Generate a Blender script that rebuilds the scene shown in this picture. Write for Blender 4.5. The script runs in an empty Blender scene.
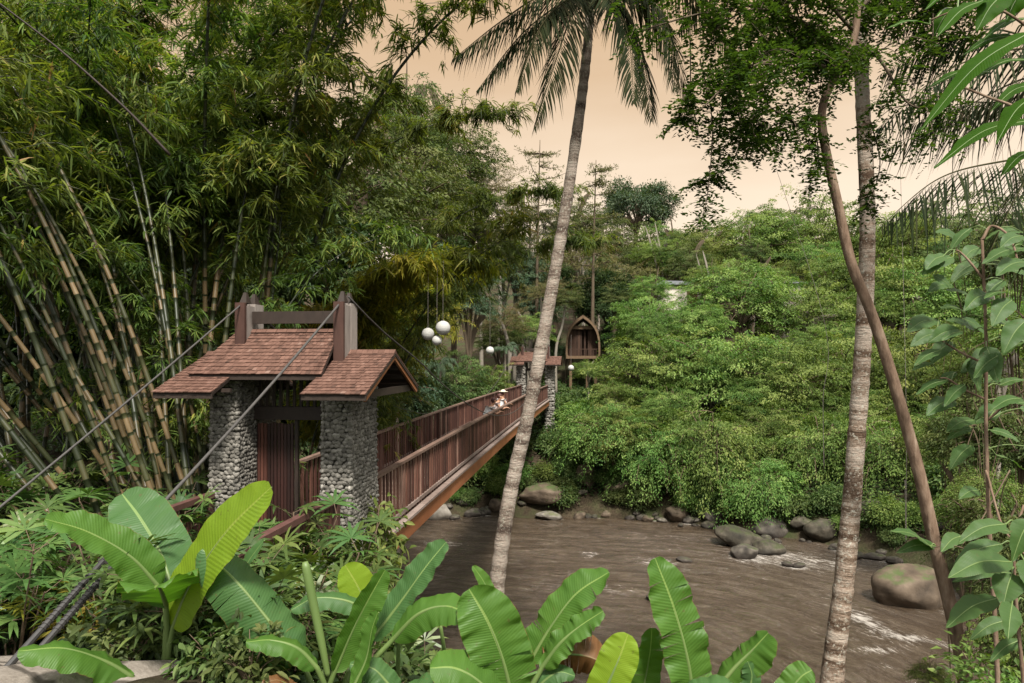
import bpy, bmesh, math, random
import numpy as np
from mathutils import Vector, Matrix

SC = bpy.context.scene
COL = SC.collection
EYE = 9.1            # eye height above the river
F, CX, HY = 683.0, 512.0, 358.0
rad = math.radians

def P(x, y, Z):
    """world point seen at pixel x, y of the photograph at depth Z"""
    return np.array([(x - CX) / F * Z, Z, EYE - (y - HY) / F * Z])

YAW = math.atan2(0.1264, 0.992)
def B(u, v, z):
    """bridge coordinates (across, along, height) to world"""
    return np.array([0.992 * u + 0.1264 * v, -0.1264 * u + 0.992 * v, z])

def norm(a):
    a = np.asarray(a, float)
    return a / np.maximum(np.linalg.norm(a, axis=-1, keepdims=True), 1e-9)

def rot_z(p, a):
    c, s = math.cos(a), math.sin(a)
    p = np.asarray(p, float)
    return np.stack([p[..., 0] * c - p[..., 1] * s, p[..., 0] * s + p[..., 1] * c, p[..., 2]], -1)

def sn(p, seed, freq=1.0, octaves=3):
    """smooth pseudo noise in about -1..1, p (N,2|3)"""
    p = np.asarray(p, float)
    r = np.random.RandomState(seed)
    out = np.zeros(p.shape[:-1]); amp = 1.0; tot = 0.0
    for o in range(octaves):
        acc = 0
        for k in range(5):
            w = norm(r.randn(p.shape[-1])) * freq * (2 ** o) * r.uniform(.7, 1.3)
            acc = acc + np.sin(p @ w * 2 * np.pi + r.uniform(0, 6.28) + 1.3 * np.sin(p @ norm(r.randn(p.shape[-1])) * freq * 3.1 + r.uniform(0, 6.28)))
        out += amp * acc / 2.6; tot += amp; amp *= .5
    return out / tot

def spline(pts, n):
    """Catmull-Rom through pts, n samples"""
    p = np.asarray(pts, float)
    if len(p) == 2:
        t = np.linspace(0, 1, n)[:, None]
        return p[0] * (1 - t) + p[1] * t
    q = np.vstack([2 * p[0] - p[1], p, 2 * p[-1] - p[-2]])
    out = []
    for t in np.linspace(0, len(p) - 1, n):
        i = min(int(t), len(p) - 2); f = t - i
        a, b, c, d = q[i], q[i + 1], q[i + 2], q[i + 3]
        out.append(.5 * ((2 * b) + (c - a) * f + (2 * a - 5 * b + 4 * c - d) * f * f + (3 * b - a - 3 * c + d) * f ** 3))
    return np.array(out)

class MB:
    """collects vertices and faces (quads / triangles); mesh() makes one mesh"""
    def __init__(s):
        s.V, s.A, s.U, s.Q, s.T, s.QM, s.TM, s.n = [], [], [], [], [], [], [], 0
    def add(s, V, quads=None, tris=None, val=.5, mat=0, uv=None):
        V = np.asarray(V, float).reshape(-1, 3); N = len(V)
        s.V.append(V)
        s.A.append(np.broadcast_to(np.asarray(val, float), (N,)).copy())
        s.U.append(np.zeros((N, 2)) if uv is None else np.asarray(uv, float).reshape(-1, 2))
        if quads is not None and len(quads):
            q = np.asarray(quads, int).reshape(-1, 4) + s.n
            s.Q.append(q); s.QM.append(np.full(len(q), mat))
        if tris is not None and len(tris):
            t = np.asarray(tris, int).reshape(-1, 3) + s.n
            s.T.append(t); s.TM.append(np.full(len(t), mat))
        s.n += N
    def box(s, x0, x1, y0, y1, z0, z1, val=.5, mat=0):
        v = [(x, y, z) for z in (z0, z1) for y in (y0, y1) for x in (x0, x1)]
        s.add(v, [(0, 2, 3, 1), (4, 5, 7, 6), (0, 1, 5, 4), (2, 6, 7, 3), (0, 4, 6, 2), (1, 3, 7, 5)], val=val, mat=mat)
    def bar(s, p, q, w, h, up=(0, 0, 1), val=.5, mat=0):
        """a squared bar from p to q, w wide, h high"""
        p, q = np.asarray(p, float), np.asarray(q, float)
        d = norm(q - p); sd = np.cross(d, up)
        if np.linalg.norm(sd) < 1e-4: sd = np.array([1., 0, 0])
        sd = norm(sd); u = np.cross(sd, d)
        v = []
        for o in (p, q):
            for a, b in ((-1, -1), (1, -1), (1, 1), (-1, 1)):
                v.append(o + sd * a * w / 2 + u * b * h / 2)
        s.add(v, [(0, 3, 2, 1), (4, 5, 6, 7), (0, 1, 5, 4), (1, 2, 6, 5), (2, 3, 7, 6), (3, 0, 4, 7)], val=val, mat=mat)
    def tube(s, pts, radii, k=8, val=.5, mat=0, uvs=False):
        pts = np.asarray(pts, float); n = len(pts)
        r = np.broadcast_to(np.asarray(radii, float), (n,))
        t = norm(np.gradient(pts, axis=0))
        ref = np.array([1., 0, 0]) if abs(norm(pts[-1] - pts[0])[0]) < .8 else np.array([0, 1., 0])
        a = norm(np.cross(t, ref)); b = np.cross(t, a)
        th = np.linspace(0, 2 * np.pi, k, endpoint=False)
        V = pts[:, None] + r[:, None, None] * (np.cos(th)[None, :, None] * a[:, None] + np.sin(th)[None, :, None] * b[:, None])
        i = np.arange(n - 1)[:, None] * k; j = np.arange(k)[None]
        j2 = (j + 1) % k
        q = np.stack([i + j, i + j2, i + k + j2, i + k + j], -1).reshape(-1, 4)
        vv = np.broadcast_to(np.asarray(val, float), (n,)) if np.ndim(val) else np.full(n, val)
        V = np.vstack([V.reshape(-1, 3), pts[:1], pts[-1:]])
        c0, c1 = n * k, n * k + 1
        tr = [(c0, (m + 1) % k, m) for m in range(k)] + [(c1, (n - 1) * k + m, (n - 1) * k + (m + 1) % k) for m in range(k)]
        s.add(V, q, tr, val=np.concatenate([np.repeat(vv, k), vv[:1], vv[-1:]]), mat=mat)
    def mesh(s, name, mats, smooth=False):
        V = np.concatenate(s.V); A = np.concatenate(s.A); U = np.concatenate(s.U)
        Q = np.concatenate(s.Q) if s.Q else np.zeros((0, 4), int)
        T = np.concatenate(s.T) if s.T else np.zeros((0, 3), int)
        loops = np.concatenate([Q.ravel(), T.ravel()])
        starts = np.concatenate([np.arange(len(Q)) * 4, len(Q) * 4 + np.arange(len(T)) * 3])
        mi = np.concatenate([x for x in (s.QM + s.TM)]) if (s.QM or s.TM) else np.zeros(0, int)
        me = bpy.data.meshes.new(name)
        me.vertices.add(len(V)); me.vertices.foreach_set('co', V.ravel().astype(np.float32))
        me.loops.add(len(loops)); me.loops.foreach_set('vertex_index', loops.astype(np.int32))
        me.polygons.add(len(starts)); me.polygons.foreach_set('loop_start', starts.astype(np.int32))
        me.polygons.foreach_set('material_index', mi.astype(np.int32))
        me.polygons.foreach_set('use_smooth', np.full(len(starts), bool(smooth)))
        at = me.attributes.new('v', 'FLOAT', 'POINT'); at.data.foreach_set('value', A.astype(np.float32))
        uvl = me.uv_layers.new(name='UVMap')
        uvl.data.foreach_set('uv', U[loops].ravel().astype(np.float32))
        me.update(calc_edges=True)
        for m in mats: me.materials.append(m)
        return me
    def build(s, name, mats, parent=None, smooth=False):
        if not isinstance(mats, (list, tuple)): mats = [mats]
        return link(name, s.mesh(name, mats, smooth), parent)

def link(name, me, parent=None, loc=None, rz=0.0, scale=None):
    o = bpy.data.objects.new(name, me); COL.objects.link(o)
    if parent is not None: o.parent = parent
    if loc is not None: o.location = Vector([float(c) for c in loc])
    if rz: o.rotation_euler.z = rz
    if scale is not None: o.scale = (scale,) * 3 if np.isscalar(scale) else scale
    return o

def tag(o, label=None, cat=None, group=None, kind=None):
    if label: o['label'] = label
    if cat: o['category'] = cat
    if group: o['group'] = group
    if kind: o['kind'] = kind
    return o

def empty(name, loc, label, cat, group=None, rz=0.0, scale=None):
    o = bpy.data.objects.new(name, None); COL.objects.link(o)
    o.empty_display_size = .2
    o.location = Vector([float(c) for c in loc]); o.rotation_euler.z = rz
    if scale is not None: o.scale = (scale,) * 3 if np.isscalar(scale) else scale
    return tag(o, label, cat, group)

# ---------------------------------------------------------------- leaves
def rvec(r, n): return norm(r.randn(n, 3))

def leaf_diamond(mb, p, d, nrm, L, W, val, droop=.0, mat=0):
    N = len(p); L = np.broadcast_to(L, (N,))[:, None]; W = np.broadcast_to(W, (N,))[:, None]
    sd = norm(np.cross(d, nrm)); n2 = np.cross(sd, d)
    m = p + d * L * .42
    a = m + sd * W * .5 + n2 * W * .15; b = m - sd * W * .5 + n2 * W * .15
    t = p + d * L; t[:, 2] -= droop * L[:, 0]
    V = np.stack([p, a, t, b], 1).reshape(-1, 3)
    q = np.arange(N * 4).reshape(-1, 4)
    mb.add(V, q, val=np.repeat(np.broadcast_to(val, (N,)), 4), mat=mat)

def leaf_lance(mb, p, d, nrm, L, W, val, droop=.25, mat=0):
    """narrow leaf in two quads and a tip, bending down"""
    N = len(p); L = np.broadcast_to(L, (N,))[:, None]; W = np.broadcast_to(W, (N,))[:, None]
    sd = norm(np.cross(d, nrm))
    dn = np.array([0, 0, -1.0])
    m1 = p + d * L * .3 + dn * droop * L * .05
    m2 = p + d * L * .68 + dn * droop * L * .4
    t = p + d * L * .97 + dn * droop * L
    V = np.stack([p, m1 + sd * W * .5, m1 - sd * W * .5, m2 + sd * W * .36, m2 - sd * W * .36, t], 1).reshape(-1, 3)
    b = np.arange(N)[:, None] * 6
    q = b + np.array([[1, 3, 4, 2]]); t1 = b + np.array([[0, 1, 2]]); t2 = b + np.array([[3, 5, 4]])
    mb.add(V, q, np.vstack([t1, t2]), val=np.repeat(np.broadcast_to(val, (N,)), 6), mat=mat)

def leaf_fold(mb, p, d, nrm, L, W, val, droop=.2, mat=0, fold=.18):
    """broad pointed leaf folded along its midrib"""
    N = len(p); L = np.broadcast_to(L, (N,))[:, None]; W = np.broadcast_to(W, (N,))[:, None]
    sd = norm(np.cross(d, nrm)); n2 = np.cross(sd, d); dn = np.array([0, 0, -1.0])
    m1 = p + d * L * .3 ; m2 = p + d * L * .65 + dn * droop * L * .35
    t = p + d * L * .97 + dn * droop * L
    up = n2 * W * fold
    V = np.stack([p, m1, m2, t, m1 + sd * W * .5 + up, m2 + sd * W * .42 + up, m1 - sd * W * .5 + up, m2 - sd * W * .42 + up], 1).reshape(-1, 3)
    b = np.arange(N)[:, None] * 8
    q = np.vstack([b + np.array([[1, 4, 5, 2]]), b + np.array([[6, 1, 2, 7]])])
    t_ = np.vstack([b + np.array([[0, 4, 1]]), b + np.array([[0, 1, 6]]), b + np.array([[2, 5, 3]]), b + np.array([[7, 2, 3]])])
    mb.add(V, q, t_, val=np.repeat(np.broadcast_to(val, (N,)), 8), mat=mat)

def blade(mb, mid, width, nrm, prof='banana', fold=.15, wave=.03, tears=0, nu=28, nv=6, val=.5, seed=0, curl=0.0, mat=0):
    """one large leaf: mid (k,3) control points base to tip, nrm the side that faces up"""
    r = np.random.RandomState(seed)
    c = spline(mid, nu + 1); t = norm(np.gradient(c, axis=0))
    nr = np.broadcast_to(np.asarray(nrm, float), c.shape)
    sd = norm(np.cross(t, nr)); n2 = np.cross(sd, t)
    u = np.linspace(0, 1, nu + 1)
    if prof == 'banana':
        w = np.minimum(1, np.sqrt(np.clip(u / .16, 0, 1))) * np.sqrt(np.clip(1 - np.clip((u - .60) / .41, 0, 1) ** 2, 0, 1))
    elif prof == 'oval':
        w = np.sin(np.pi * np.clip(u, 0, 1) ** .85) ** .75 * (1 - .35 * u)
        w = w / w.max()
    else:
        w = np.sin(np.pi * u ** .6) ** .9; w = w / w.max()
    w = np.maximum(w, .015) * width / 2
    ph = r.uniform(0, 6.28, 6)
    for sgn in (-1, 1):
        vv = np.linspace(0, 1, nv + 1)
        tear = np.sort(r.choice(np.arange(4, nu - 2), size=min(tears, nu - 7), replace=False)) if tears else []
        segs, last = [], 0
        for tt in list(tear) + [nu]:
            segs.append((last, tt)); last = tt
        for (a, b) in segs:
            uu = np.arange(a, b + 1)
            sag = r.uniform(-.05, .12) if tears else 0
            off = (r.uniform(.0, .035) if a > 0 else 0)
            G = []
            for k, v in enumerate(vv):
                x = w[uu] * v
                wav = wave * (np.sin(u[uu] * 19 + ph[0] + sgn) + .6 * np.sin(u[uu] * 41 + ph[1] * sgn) + .35 * np.sin(u[uu] * 83 + ph[2])) * v ** 1.5 * width * 1.6
                lift = fold * x - curl * x * v * 1.2 - sag * width * v ** 2 + wav
                pt = c[uu] + sd[uu] * (sgn * x)[:, None] + n2[uu] * lift[:, None]
                if off and b > a:
                    f = 1 - (uu - a) / max(b - a, 1)
                    pt = pt + t[uu] * (off * width * v * f)[:, None]
                G.append(pt)
            G = np.array(G)                       # nv+1, len, 3
            nL = len(uu)
            ii = np.arange(nv)[:, None] * nL + np.arange(nL - 1)[None]
            q = np.stack([ii, ii + 1, ii + nL + 1, ii + nL], -1).reshape(-1, 4)
            if sgn > 0: q = q[:, ::-1]
            uv = np.stack(np.broadcast_arrays(u[uu][None, :], .5 + sgn * .5 * vv[:, None]), -1)
            mb.add(G.reshape(-1, 3), q, val=val, mat=mat, uv=uv.reshape(-1, 2))
    return c
# ---------------------------------------------------------------- materials
class NT:
    def __init__(s, name):
        s.m = bpy.data.materials.new(name); s.m.use_nodes = True
        s.t = s.m.node_tree; s.t.nodes.clear()
        s.out = s.n('ShaderNodeOutputMaterial')
    def n(s, typ, **kw):
        nd = s.t.nodes.new(typ)
        for k, v in kw.items():
            if k.startswith('i_'):
                nd.inputs[k[2:].replace('_', ' ')].default_value = v
            else: setattr(nd, k, v)
        return nd
    def l(s, a, b): s.t.links.new(a, b)
    def ramp(s, fac, stops):
        r = s.n('ShaderNodeValToRGB'); e = r.color_ramp.elements
        while len(e) < len(stops): e.new(.5)
        for el, (p, c) in zip(e, stops):
            el.position = p; el.color = (*c, 1)
        s.l(fac, r.inputs[0]); return r.outputs[0]
    def noise(s, scale, detail=4, rough=.55, vec=None, dist=0.0):
        n = s.n('ShaderNodeTexNoise'); n.inputs['Scale'].default_value = scale
        n.inputs['Detail'].default_value = detail; n.inputs['Roughness'].default_value = rough
        n.inputs['Distortion'].default_value = dist
        if vec is not None: s.l(vec, n.inputs['Vector'])
        return n.outputs[0]
    def mixc(s, fac, a, b, mode='MIX'):
        m = s.n('ShaderNodeMix', data_type='RGBA', blend_type=mode)
        for sock, x in ((m.inputs[0], fac), (m.inputs[6], a), (m.inputs[7], b)):
            if hasattr(x, 'is_output'): s.l(x, sock)
            else: sock.default_value = x if np.isscalar(x) else (*x, 1)
        return m.outputs[2]
    def math(s, op, a, b=0.0, clamp=False):
        m = s.n('ShaderNodeMath', operation=op, use_clamp=clamp)
        for sock, x in ((m.inputs[0], a), (m.inputs[1], b)):
            if hasattr(x, 'is_output'): s.l(x, sock)
            else: sock.default_value = x
        return m.outputs[0]
    def attr(s, name='v'):
        return s.n('ShaderNodeAttribute', attribute_name=name).outputs['Fac']
    def coord(s, which='Object', scale=None):
        o = s.n('ShaderNodeTexCoord').outputs[which]
        if scale is None: return o
        mp = s.n('ShaderNodeMapping'); mp.inputs['Scale'].default_value = scale
        s.l(o, mp.inputs['Vector']); return mp.outputs[0]
    def bump(s, h, strength=.4, dist=.02):
        b = s.n('ShaderNodeBump'); b.inputs['Strength'].default_value = strength
        b.inputs['Distance'].default_value = dist; s.l(h, b.inputs['Height']); return b.outputs[0]
    def bsdf(s, col, rough=.6, spec=.3, normal=None):
        p = s.n('ShaderNodeBsdfPrincipled')
        if hasattr(col, 'is_output'): s.l(col, p.inputs['Base Color'])
        else: p.inputs['Base Color'].default_value = (*col, 1)
        if hasattr(rough, 'is_output'): s.l(rough, p.inputs['Roughness'])
        else: p.inputs['Roughness'].default_value = rough
        p.inputs['Specular IOR Level'].default_value = spec
        if normal is not None: s.l(normal, p.inputs['Normal'])
        return p
    def done(s, sh):
        s.l(sh.outputs[0] if hasattr(sh, 'outputs') else sh, s.out.inputs[0]); return s.m

def leafmat(name, stops, trans=.35, tcol=(1.3, 1.4, .45), rough=.5, spec=.13, obvar=.25):
    """thin leaf: per-leaf tone from the attribute, a little per-plant variation, light passing through"""
    t = NT(name)
    a = t.attr()
    c = t.ramp(a, stops)
    oi = t.n('ShaderNodeObjectInfo')
    hs = t.n('ShaderNodeHueSaturation')
    t.l(c, hs.inputs['Color'])
    t.l(t.math('ADD', t.math('MULTIPLY', oi.outputs['Random'], .05), .475), hs.inputs['Hue'])
    t.l(t.math('ADD', t.math('MULTIPLY', oi.outputs['Random'], obvar), 1 - obvar / 2), hs.inputs['Value'])
    c = hs.outputs[0]
    p = t.bsdf(c, rough, spec)
    tr = t.n('ShaderNodeBsdfTranslucent')
    t.l(t.mixc(1.0, c, tcol, 'MULTIPLY'), tr.inputs[0])
    m = t.n('ShaderNodeMixShader'); m.inputs[0].default_value = trans
    t.l(p.outputs[0], m.inputs[1]); t.l(tr.outputs[0], m.inputs[2])
    return t.done(m)

def bananamat(name, c1, c2, rib, trans=.4, tcol=(1.2, 1.35, .4), spec=.24):
    t = NT(name)
    uv = t.n('ShaderNodeTexCoord').outputs['UV']
    sep = t.n('ShaderNodeSeparateXYZ'); t.l(uv, sep.inputs[0])
    dv = t.math('ABSOLUTE', t.math('SUBTRACT', sep.outputs[1], .5))
    ob = t.coord('Object')
    nz = t.noise(3.0, 3, .5, ob)
    # side veins run a little towards the tip
    k = t.math('ADD', sep.outputs[0], t.math('MULTIPLY', dv, -.16))
    k = t.math('ADD', k, t.math('MULTIPLY', nz, .012))
    vein = t.math('SINE', t.math('MULTIPLY', k, 290.0))
    broad = t.math('SINE', t.math('MULTIPLY', k, 74.0))
    vv = t.math('ADD', t.math('MULTIPLY', vein, .5), t.math('MULTIPLY', broad, .5))
    c = t.mixc(t.math('ADD', t.math('MULTIPLY', nz, .9), t.math('MULTIPLY', vv, .07), clamp=True), c1, c2)
    ribm = t.math('LESS_THAN', dv, .022)
    c = t.mixc(ribm, c, rib)
    edge = t.math('GREATER_THAN', t.math('ADD', dv, t.math('MULTIPLY', t.noise(24, 3, .6, ob), .05)), .523)
    c = t.mixc(edge, c, (.16, .10, .035))
    spots = t.math('GREATER_THAN', t.noise(30, 5, .65, ob), .655)
    c = t.mixc(t.math('MULTIPLY', spots, .5), c, (.10, .07, .03))
    nb = t.bump(t.math('ADD', vv, t.math('MULTIPLY', t.noise(22, 4, .6, ob), 1.2)), .16, .012)
    p = t.bsdf(c, t.math('ADD', t.math('MULTIPLY', nz, .35), .28), spec, nb)
    tr = t.n('ShaderNodeBsdfTranslucent'); t.l(t.mixc(1.0, c, tcol, 'MULTIPLY'), tr.inputs[0])
    m = t.n('ShaderNodeMixShader'); m.inputs[0].default_value = trans
    t.l(p.outputs[0], m.inputs[1]); t.l(tr.outputs[0], m.inputs[2])
    return t.done(m)

def plain(name, stops, scale=6.0, detail=5, rough=.75, spec=.25, bump=.4, bdist=.02, stretch=(1, 1, 1), vmix=.5, coord='Object'):
    """noise coloured surface; the attribute v shifts the tone piece by piece"""
    t = NT(name)
    o = t.coord(coord, stretch)
    n = t.noise(scale, detail, .6, o)
    f = t.math('ADD', t.math('MULTIPLY', n, 1 - vmix), t.math('MULTIPLY', t.attr(), vmix))
    c = t.ramp(f, stops)
    return t.done(t.bsdf(c, rough, spec, t.bump(n, bump, bdist)))

M = {}
# foliage tones (linear reflectance)
M['bamboo_leaf'] = leafmat('bamboo_leaf', [(0, (.030, .056, .015)), (.45, (.080, .118, .028)), (.75, (.155, .185, .042)), (.95, (.27, .25, .06)), (1, (.28, .17, .06))], .42)
M['bamboo_gold'] = leafmat('bamboo_leaf_golden', [(0, (.075, .095, .015)), (.5, (.17, .185, .025)), (1, (.32, .27, .035))], .5)
M['bright'] = leafmat('bright_leaf', [(0, (.030, .062, .014)), (.5, (.098, .158, .034)), (1, (.235, .290, .085))], .36, obvar=.4)
M['mid'] = leafmat('mid_leaf', [(0, (.030, .055, .017)), (.5, (.070, .105, .030)), (1, (.150, .180, .062))], .33, obvar=.4)
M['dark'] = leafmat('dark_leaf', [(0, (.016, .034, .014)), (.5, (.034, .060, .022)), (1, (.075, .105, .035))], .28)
M['blue'] = leafmat('bluish_leaf', [(0, (.03, .06, .035)), (.5, (.06, .10, .055)), (1, (.14, .18, .11))], .28)
M['brownish'] = leafmat('brownish_leaf', [(0, (.05, .055, .02)), (.5, (.10, .10, .035)), (1, (.19, .15, .07))], .28)
M['yellow'] = leafmat('yellow_leaf', [(0, (.09, .10, .015)), (.5, (.20, .19, .03)), (1, (.34, .28, .05))], .38)
M['fan'] = leafmat('fan_leaf', [(0, (.022, .050, .015)), (.5, (.062, .108, .028)), (.9, (.14, .185, .05)), (1, (.28, .25, .06))], .28, rough=.4, spec=.28)
M['cover'] = leafmat('cover_leaf', [(0, (.022, .05, .018)), (.5, (.05, .088, .028)), (1, (.10, .14, .04))], .3)
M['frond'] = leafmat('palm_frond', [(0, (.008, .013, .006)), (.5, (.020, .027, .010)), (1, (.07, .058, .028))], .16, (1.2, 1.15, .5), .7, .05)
M['canopy'] = leafmat('canopy_leaf', [(0, (.022, .038, .009)), (.5, (.045, .068, .015)), (1, (.11, .14, .028))], .35, rough=.6, spec=.1)
M['biglf'] = bananamat('sapling_leaf', (.036, .085, .020), (.080, .135, .038), (.15, .21, .06), .36)
M['lobed'] = bananamat('lobed_leaf', (.022, .070, .005), (.050, .118, .009), (.08, .15, .03), .5, spec=.06)
M['ban'] = bananamat('banana_green', (.042, .110, .016), (.100, .195, .030), (.19, .28, .07), .42)
M['bandull'] = bananamat('banana_dull', (.034, .090, .026), (.075, .145, .042), (.17, .25, .08), .30)
M['banlime'] = bananamat('banana_lime', (.16, .27, .018), (.24, .34, .028), (.30, .38, .06), .5, (1.1, 1.15, .35))
M['bandry'] = bananamat('banana_dry', (.10, .045, .018), (.17, .085, .03), (.2, .13, .06), .25, (1.1, .9, .6))
M['banstem'] = plain('banana_stem', [(.2, (.055, .095, .025)), (.55, (.11, .16, .045)), (.8, (.17, .15, .06))], 5, 4, .5, .4, .3, .01, (1, 1, .2))
M['twig'] = plain('twig_bark', [(.2, (.05, .034, .022)), (.8, (.16, .115, .075))], 9, 4, .85, .2, .5, .01)
M['bark'] = plain('tree_bark', [(.2, (.035, .026, .018)), (.55, (.10, .075, .05)), (.85, (.20, .165, .12))], 5, 6, .9, .15, .8, .03, (1, 1, .35))
M['greybark'] = plain('pale_tree_bark', [(.2, (.10, .085, .065)), (.8, (.32, .28, .23))], 5, 6, .9, .15, .6, .03, (1, 1, .4))

def palmbark(name, dark, midc, pale, lichen):
    t = NT(name)
    o = t.coord('Object')
    st = t.coord('Object', (3.0, 3.0, 14.0))
    rings = t.noise(1.6, 4, .6, st)
    n = t.noise(30, 7, .72, o)
    big = t.noise(1.6, 3, .5, o)
    f = t.math('ADD', t.math('MULTIPLY', rings, .28), t.math('ADD', t.math('MULTIPLY', n, .47), t.math('MULTIPLY', big, .25)))
    f = t.math('ADD', f, t.math('MULTIPLY', t.math('SUBTRACT', t.attr(), .5), .35))
    c = t.ramp(f, [(.36, dark), (.48, midc), (.60, pale)])
    sp = t.ramp(t.noise(19, 6, .75, o), [(.54, (0, 0, 0)), (.62, (1, 1, 1))])
    c = t.mixc(sp, c, lichen)
    h = t.math('ADD', t.math('MULTIPLY', n, .5), rings)
    return t.done(t.bsdf(c, .9, .15, t.bump(h, .9, .035)))
M['palmtrunk'] = palmbark('coconut_bark', (.075, .052, .040), (.21, .165, .13), (.34, .28, .23), (.33, .31, .25))
M['palmpale'] = palmbark('pale_palm_bark', (.085, .053, .034), (.23, .168, .122), (.37, .30, .24), (.42, .39, .32))
M['smoothbark'] = plain('brown_smooth_bark', [(.28, (.060, .038, .025)), (.5, (.165, .110, .075)), (.74, (.29, .215, .155))], 9, 8, .9, .12, 1.0, .03, (1.3, 1.3, .35), .15)

# bamboo culm: v = 0 green internode .. 1 tan sheath
def culmmat():
    t = NT('bamboo_culm')
    n = t.noise(9, 5, .6, t.coord('Object', (1, 1, .35)))
    f = t.math('ADD', t.attr(), t.math('MULTIPLY', t.math('SUBTRACT', n, .5), .75))
    f = t.math('ADD', f, t.math('MULTIPLY', t.math('SUBTRACT', t.n('ShaderNodeObjectInfo').outputs['Random'], .62), .42))
    c = t.ramp(f, [(.0, (.016, .021, .008)), (.35, (.042, .044, .016)), (.55, (.070, .050, .021)), (.85, (.128, .086, .040)), (1, (.17, .12, .062))])
    return t.done(t.bsdf(c, .45, .35, t.bump(n, .2, .01)))
M['culm'] = culmmat()

# timber, tiles, stone
M['slat'] = plain('red_brown_slat', [(.1, (.018, .008, .006)), (.42, (.062, .025, .018)), (.66, (.125, .055, .038)), (.9, (.27, .165, .125))], 7, 5, .6, .3, .3, .006, (4, 4, .5), .6)
M['doorwood'] = plain('dark_red_door_slat', [(.1, (.010, .005, .004)), (.45, (.040, .014, .010)), (.8, (.115, .045, .030)), (1, (.22, .12, .085))], 7, 5, .6, .3, .3, .006, (4, 4, .5), .6)
M['darkrail'] = plain('dark_red_rail', [(.2, (.045, .018, .014)), (.8, (.125, .060, .050))], 6, 5, .6, .35, .3, .006, (1, 1, 1), .3)
M['rail'] = plain('weathered_rail', [(.15, (.065, .036, .027)), (.6, (.155, .098, .074)), (.9, (.27, .205, .17))], 6, 5, .7, .3, .3, .006, (1, 1, 1), .3)
M['beam'] = plain('orange_brown_beam', [(.2, (.13, .045, .018)), (.5, (.25, .092, .036)), (.85, (.36, .16, .075))], 3.5, 5, .55, .35, .3, .008, (1, .35, 1), .3)
M['deck'] = plain('deck_board', [(.2, (.06, .035, .025)), (.8, (.20, .14, .11))], 5, 5, .8, .2, .4, .008, (1, 1, 1), .5)
M['edge'] = plain('pale_edge_board', [(.2, (.11, .075, .06)), (.8, (.29, .23, .20))], 6, 5, .75, .2, .3, .008, (1, 1, 1), .4)
M['darkwood'] = plain('dark_timber', [(.2, (.012, .008, .006)), (.8, (.045, .030, .022))], 7, 5, .65, .3, .3, .008, (3, 1, 1), .4)
M['post'] = plain('brown_post', [(.2, (.028, .013, .010)), (.8, (.090, .045, .033))], 6, 5, .7, .25, .3, .008, (2, 2, .5), .4)
M['greypost'] = plain('grey_weathered_plank', [(.2, (.11, .09, .08)), (.8, (.30, .26, .23))], 8, 5, .8, .2, .4, .008, (3, 3, .5), .4)
M['tile'] = plain('clay_tile', [(.15, (.030, .022, .018)), (.42, (.098, .053, .039)), (.66, (.150, .083, .062)), (.92, (.225, .165, .135))], 9, 9, .9, .1, .4, .006, (1, 1, 1), .38)
def stonemat(name, stops, moss, ml, mh, scale=5.0, spec=.3, rough=.8, wet=None):
    t = NT(name)
    o = t.coord('Object'); n = t.noise(scale, 8, .62, o)
    f = t.math('ADD', t.math('MULTIPLY', n, .55), t.math('MULTIPLY', t.attr(), .45))
    c = t.ramp(f, stops)
    g = t.n('ShaderNodeNewGeometry'); sp = t.n('ShaderNodeSeparateXYZ'); t.l(g.outputs['Normal'], sp.inputs[0])
    mm = t.math('MULTIPLY', t.ramp(sp.outputs[2], [(ml, (0, 0, 0)), (mh, (1, 1, 1))]), t.ramp(t.noise(scale * .7, 5, .6, o), [(.42, (0, 0, 0)), (.6, (1, 1, 1))]))
    c = t.mixc(mm, c, moss)
    if wet is not None:            # the wet band just above the water
        ps = t.n('ShaderNodeSeparateXYZ'); t.l(g.outputs['Position'], ps.inputs[0])
        wf = t.ramp(t.math('ADD', ps.outputs[2], t.math('MULTIPLY', n, .25)), [(.16, (1, 1, 1)), (.42, (0, 0, 0))])
        c = t.mixc(wf, c, wet)
    return t.done(t.bsdf(c, rough, spec, t.bump(n, .8, .05)))
M['pebble'] = stonemat('pillar_stone', [(.2, (.055, .050, .042)), (.5, (.145, .133, .113)), (.8, (.30, .28, .245))], (.05, .06, .025), .9, 1.3, 18)
M['mortar'] = plain('dark_mortar', [(.2, (.04, .036, .030)), (.8, (.11, .10, .085))], 12)
M['rock'] = stonemat('river_rock', [(.28, (.016, .014, .011)), (.5, (.056, .047, .038)), (.76, (.145, .125, .10))], (.045, .055, .018), .6, 1.1, 3.2, wet=(.030, .023, .018))
M['mossrock'] = stonemat('mossy_rock', [(.28, (.014, .012, .008)), (.5, (.045, .038, .026)), (.76, (.11, .092, .068))], (.034, .044, .012), .5, 1.0, 4.0, wet=(.025, .021, .016))
M['palerock'] = stonemat('pale_rock', [(.25, (.07, .062, .050)), (.5, (.17, .15, .125)), (.78, (.30, .275, .24))], (.08, .09, .03), .8, 1.2, 2.4, wet=(.05, .04, .03))
M['tanrock'] = stonemat('tan_earth_rock', [(.28, (.028, .020, .013)), (.5, (.080, .058, .039)), (.78, (.16, .12, .085))], (.05, .08, .02), .7, 1.1, 2.4)
M['cable'] = plain('grey_cable', [(.2, (.025, .022, .02)), (.8, (.085, .078, .072))], 30, 3, .6, .4, .5, .004)
M['thincable'] = plain('dark_cable', [(.2, (.02, .018, .016)), (.8, (.06, .055, .05))], 30, 3, .6, .4, .3, .004)
M['iron'] = plain('black_iron', [(.2, (.012, .012, .012)), (.8, (.05, .045, .042))], 12, 4, .45, .5, .3, .004)
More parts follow.
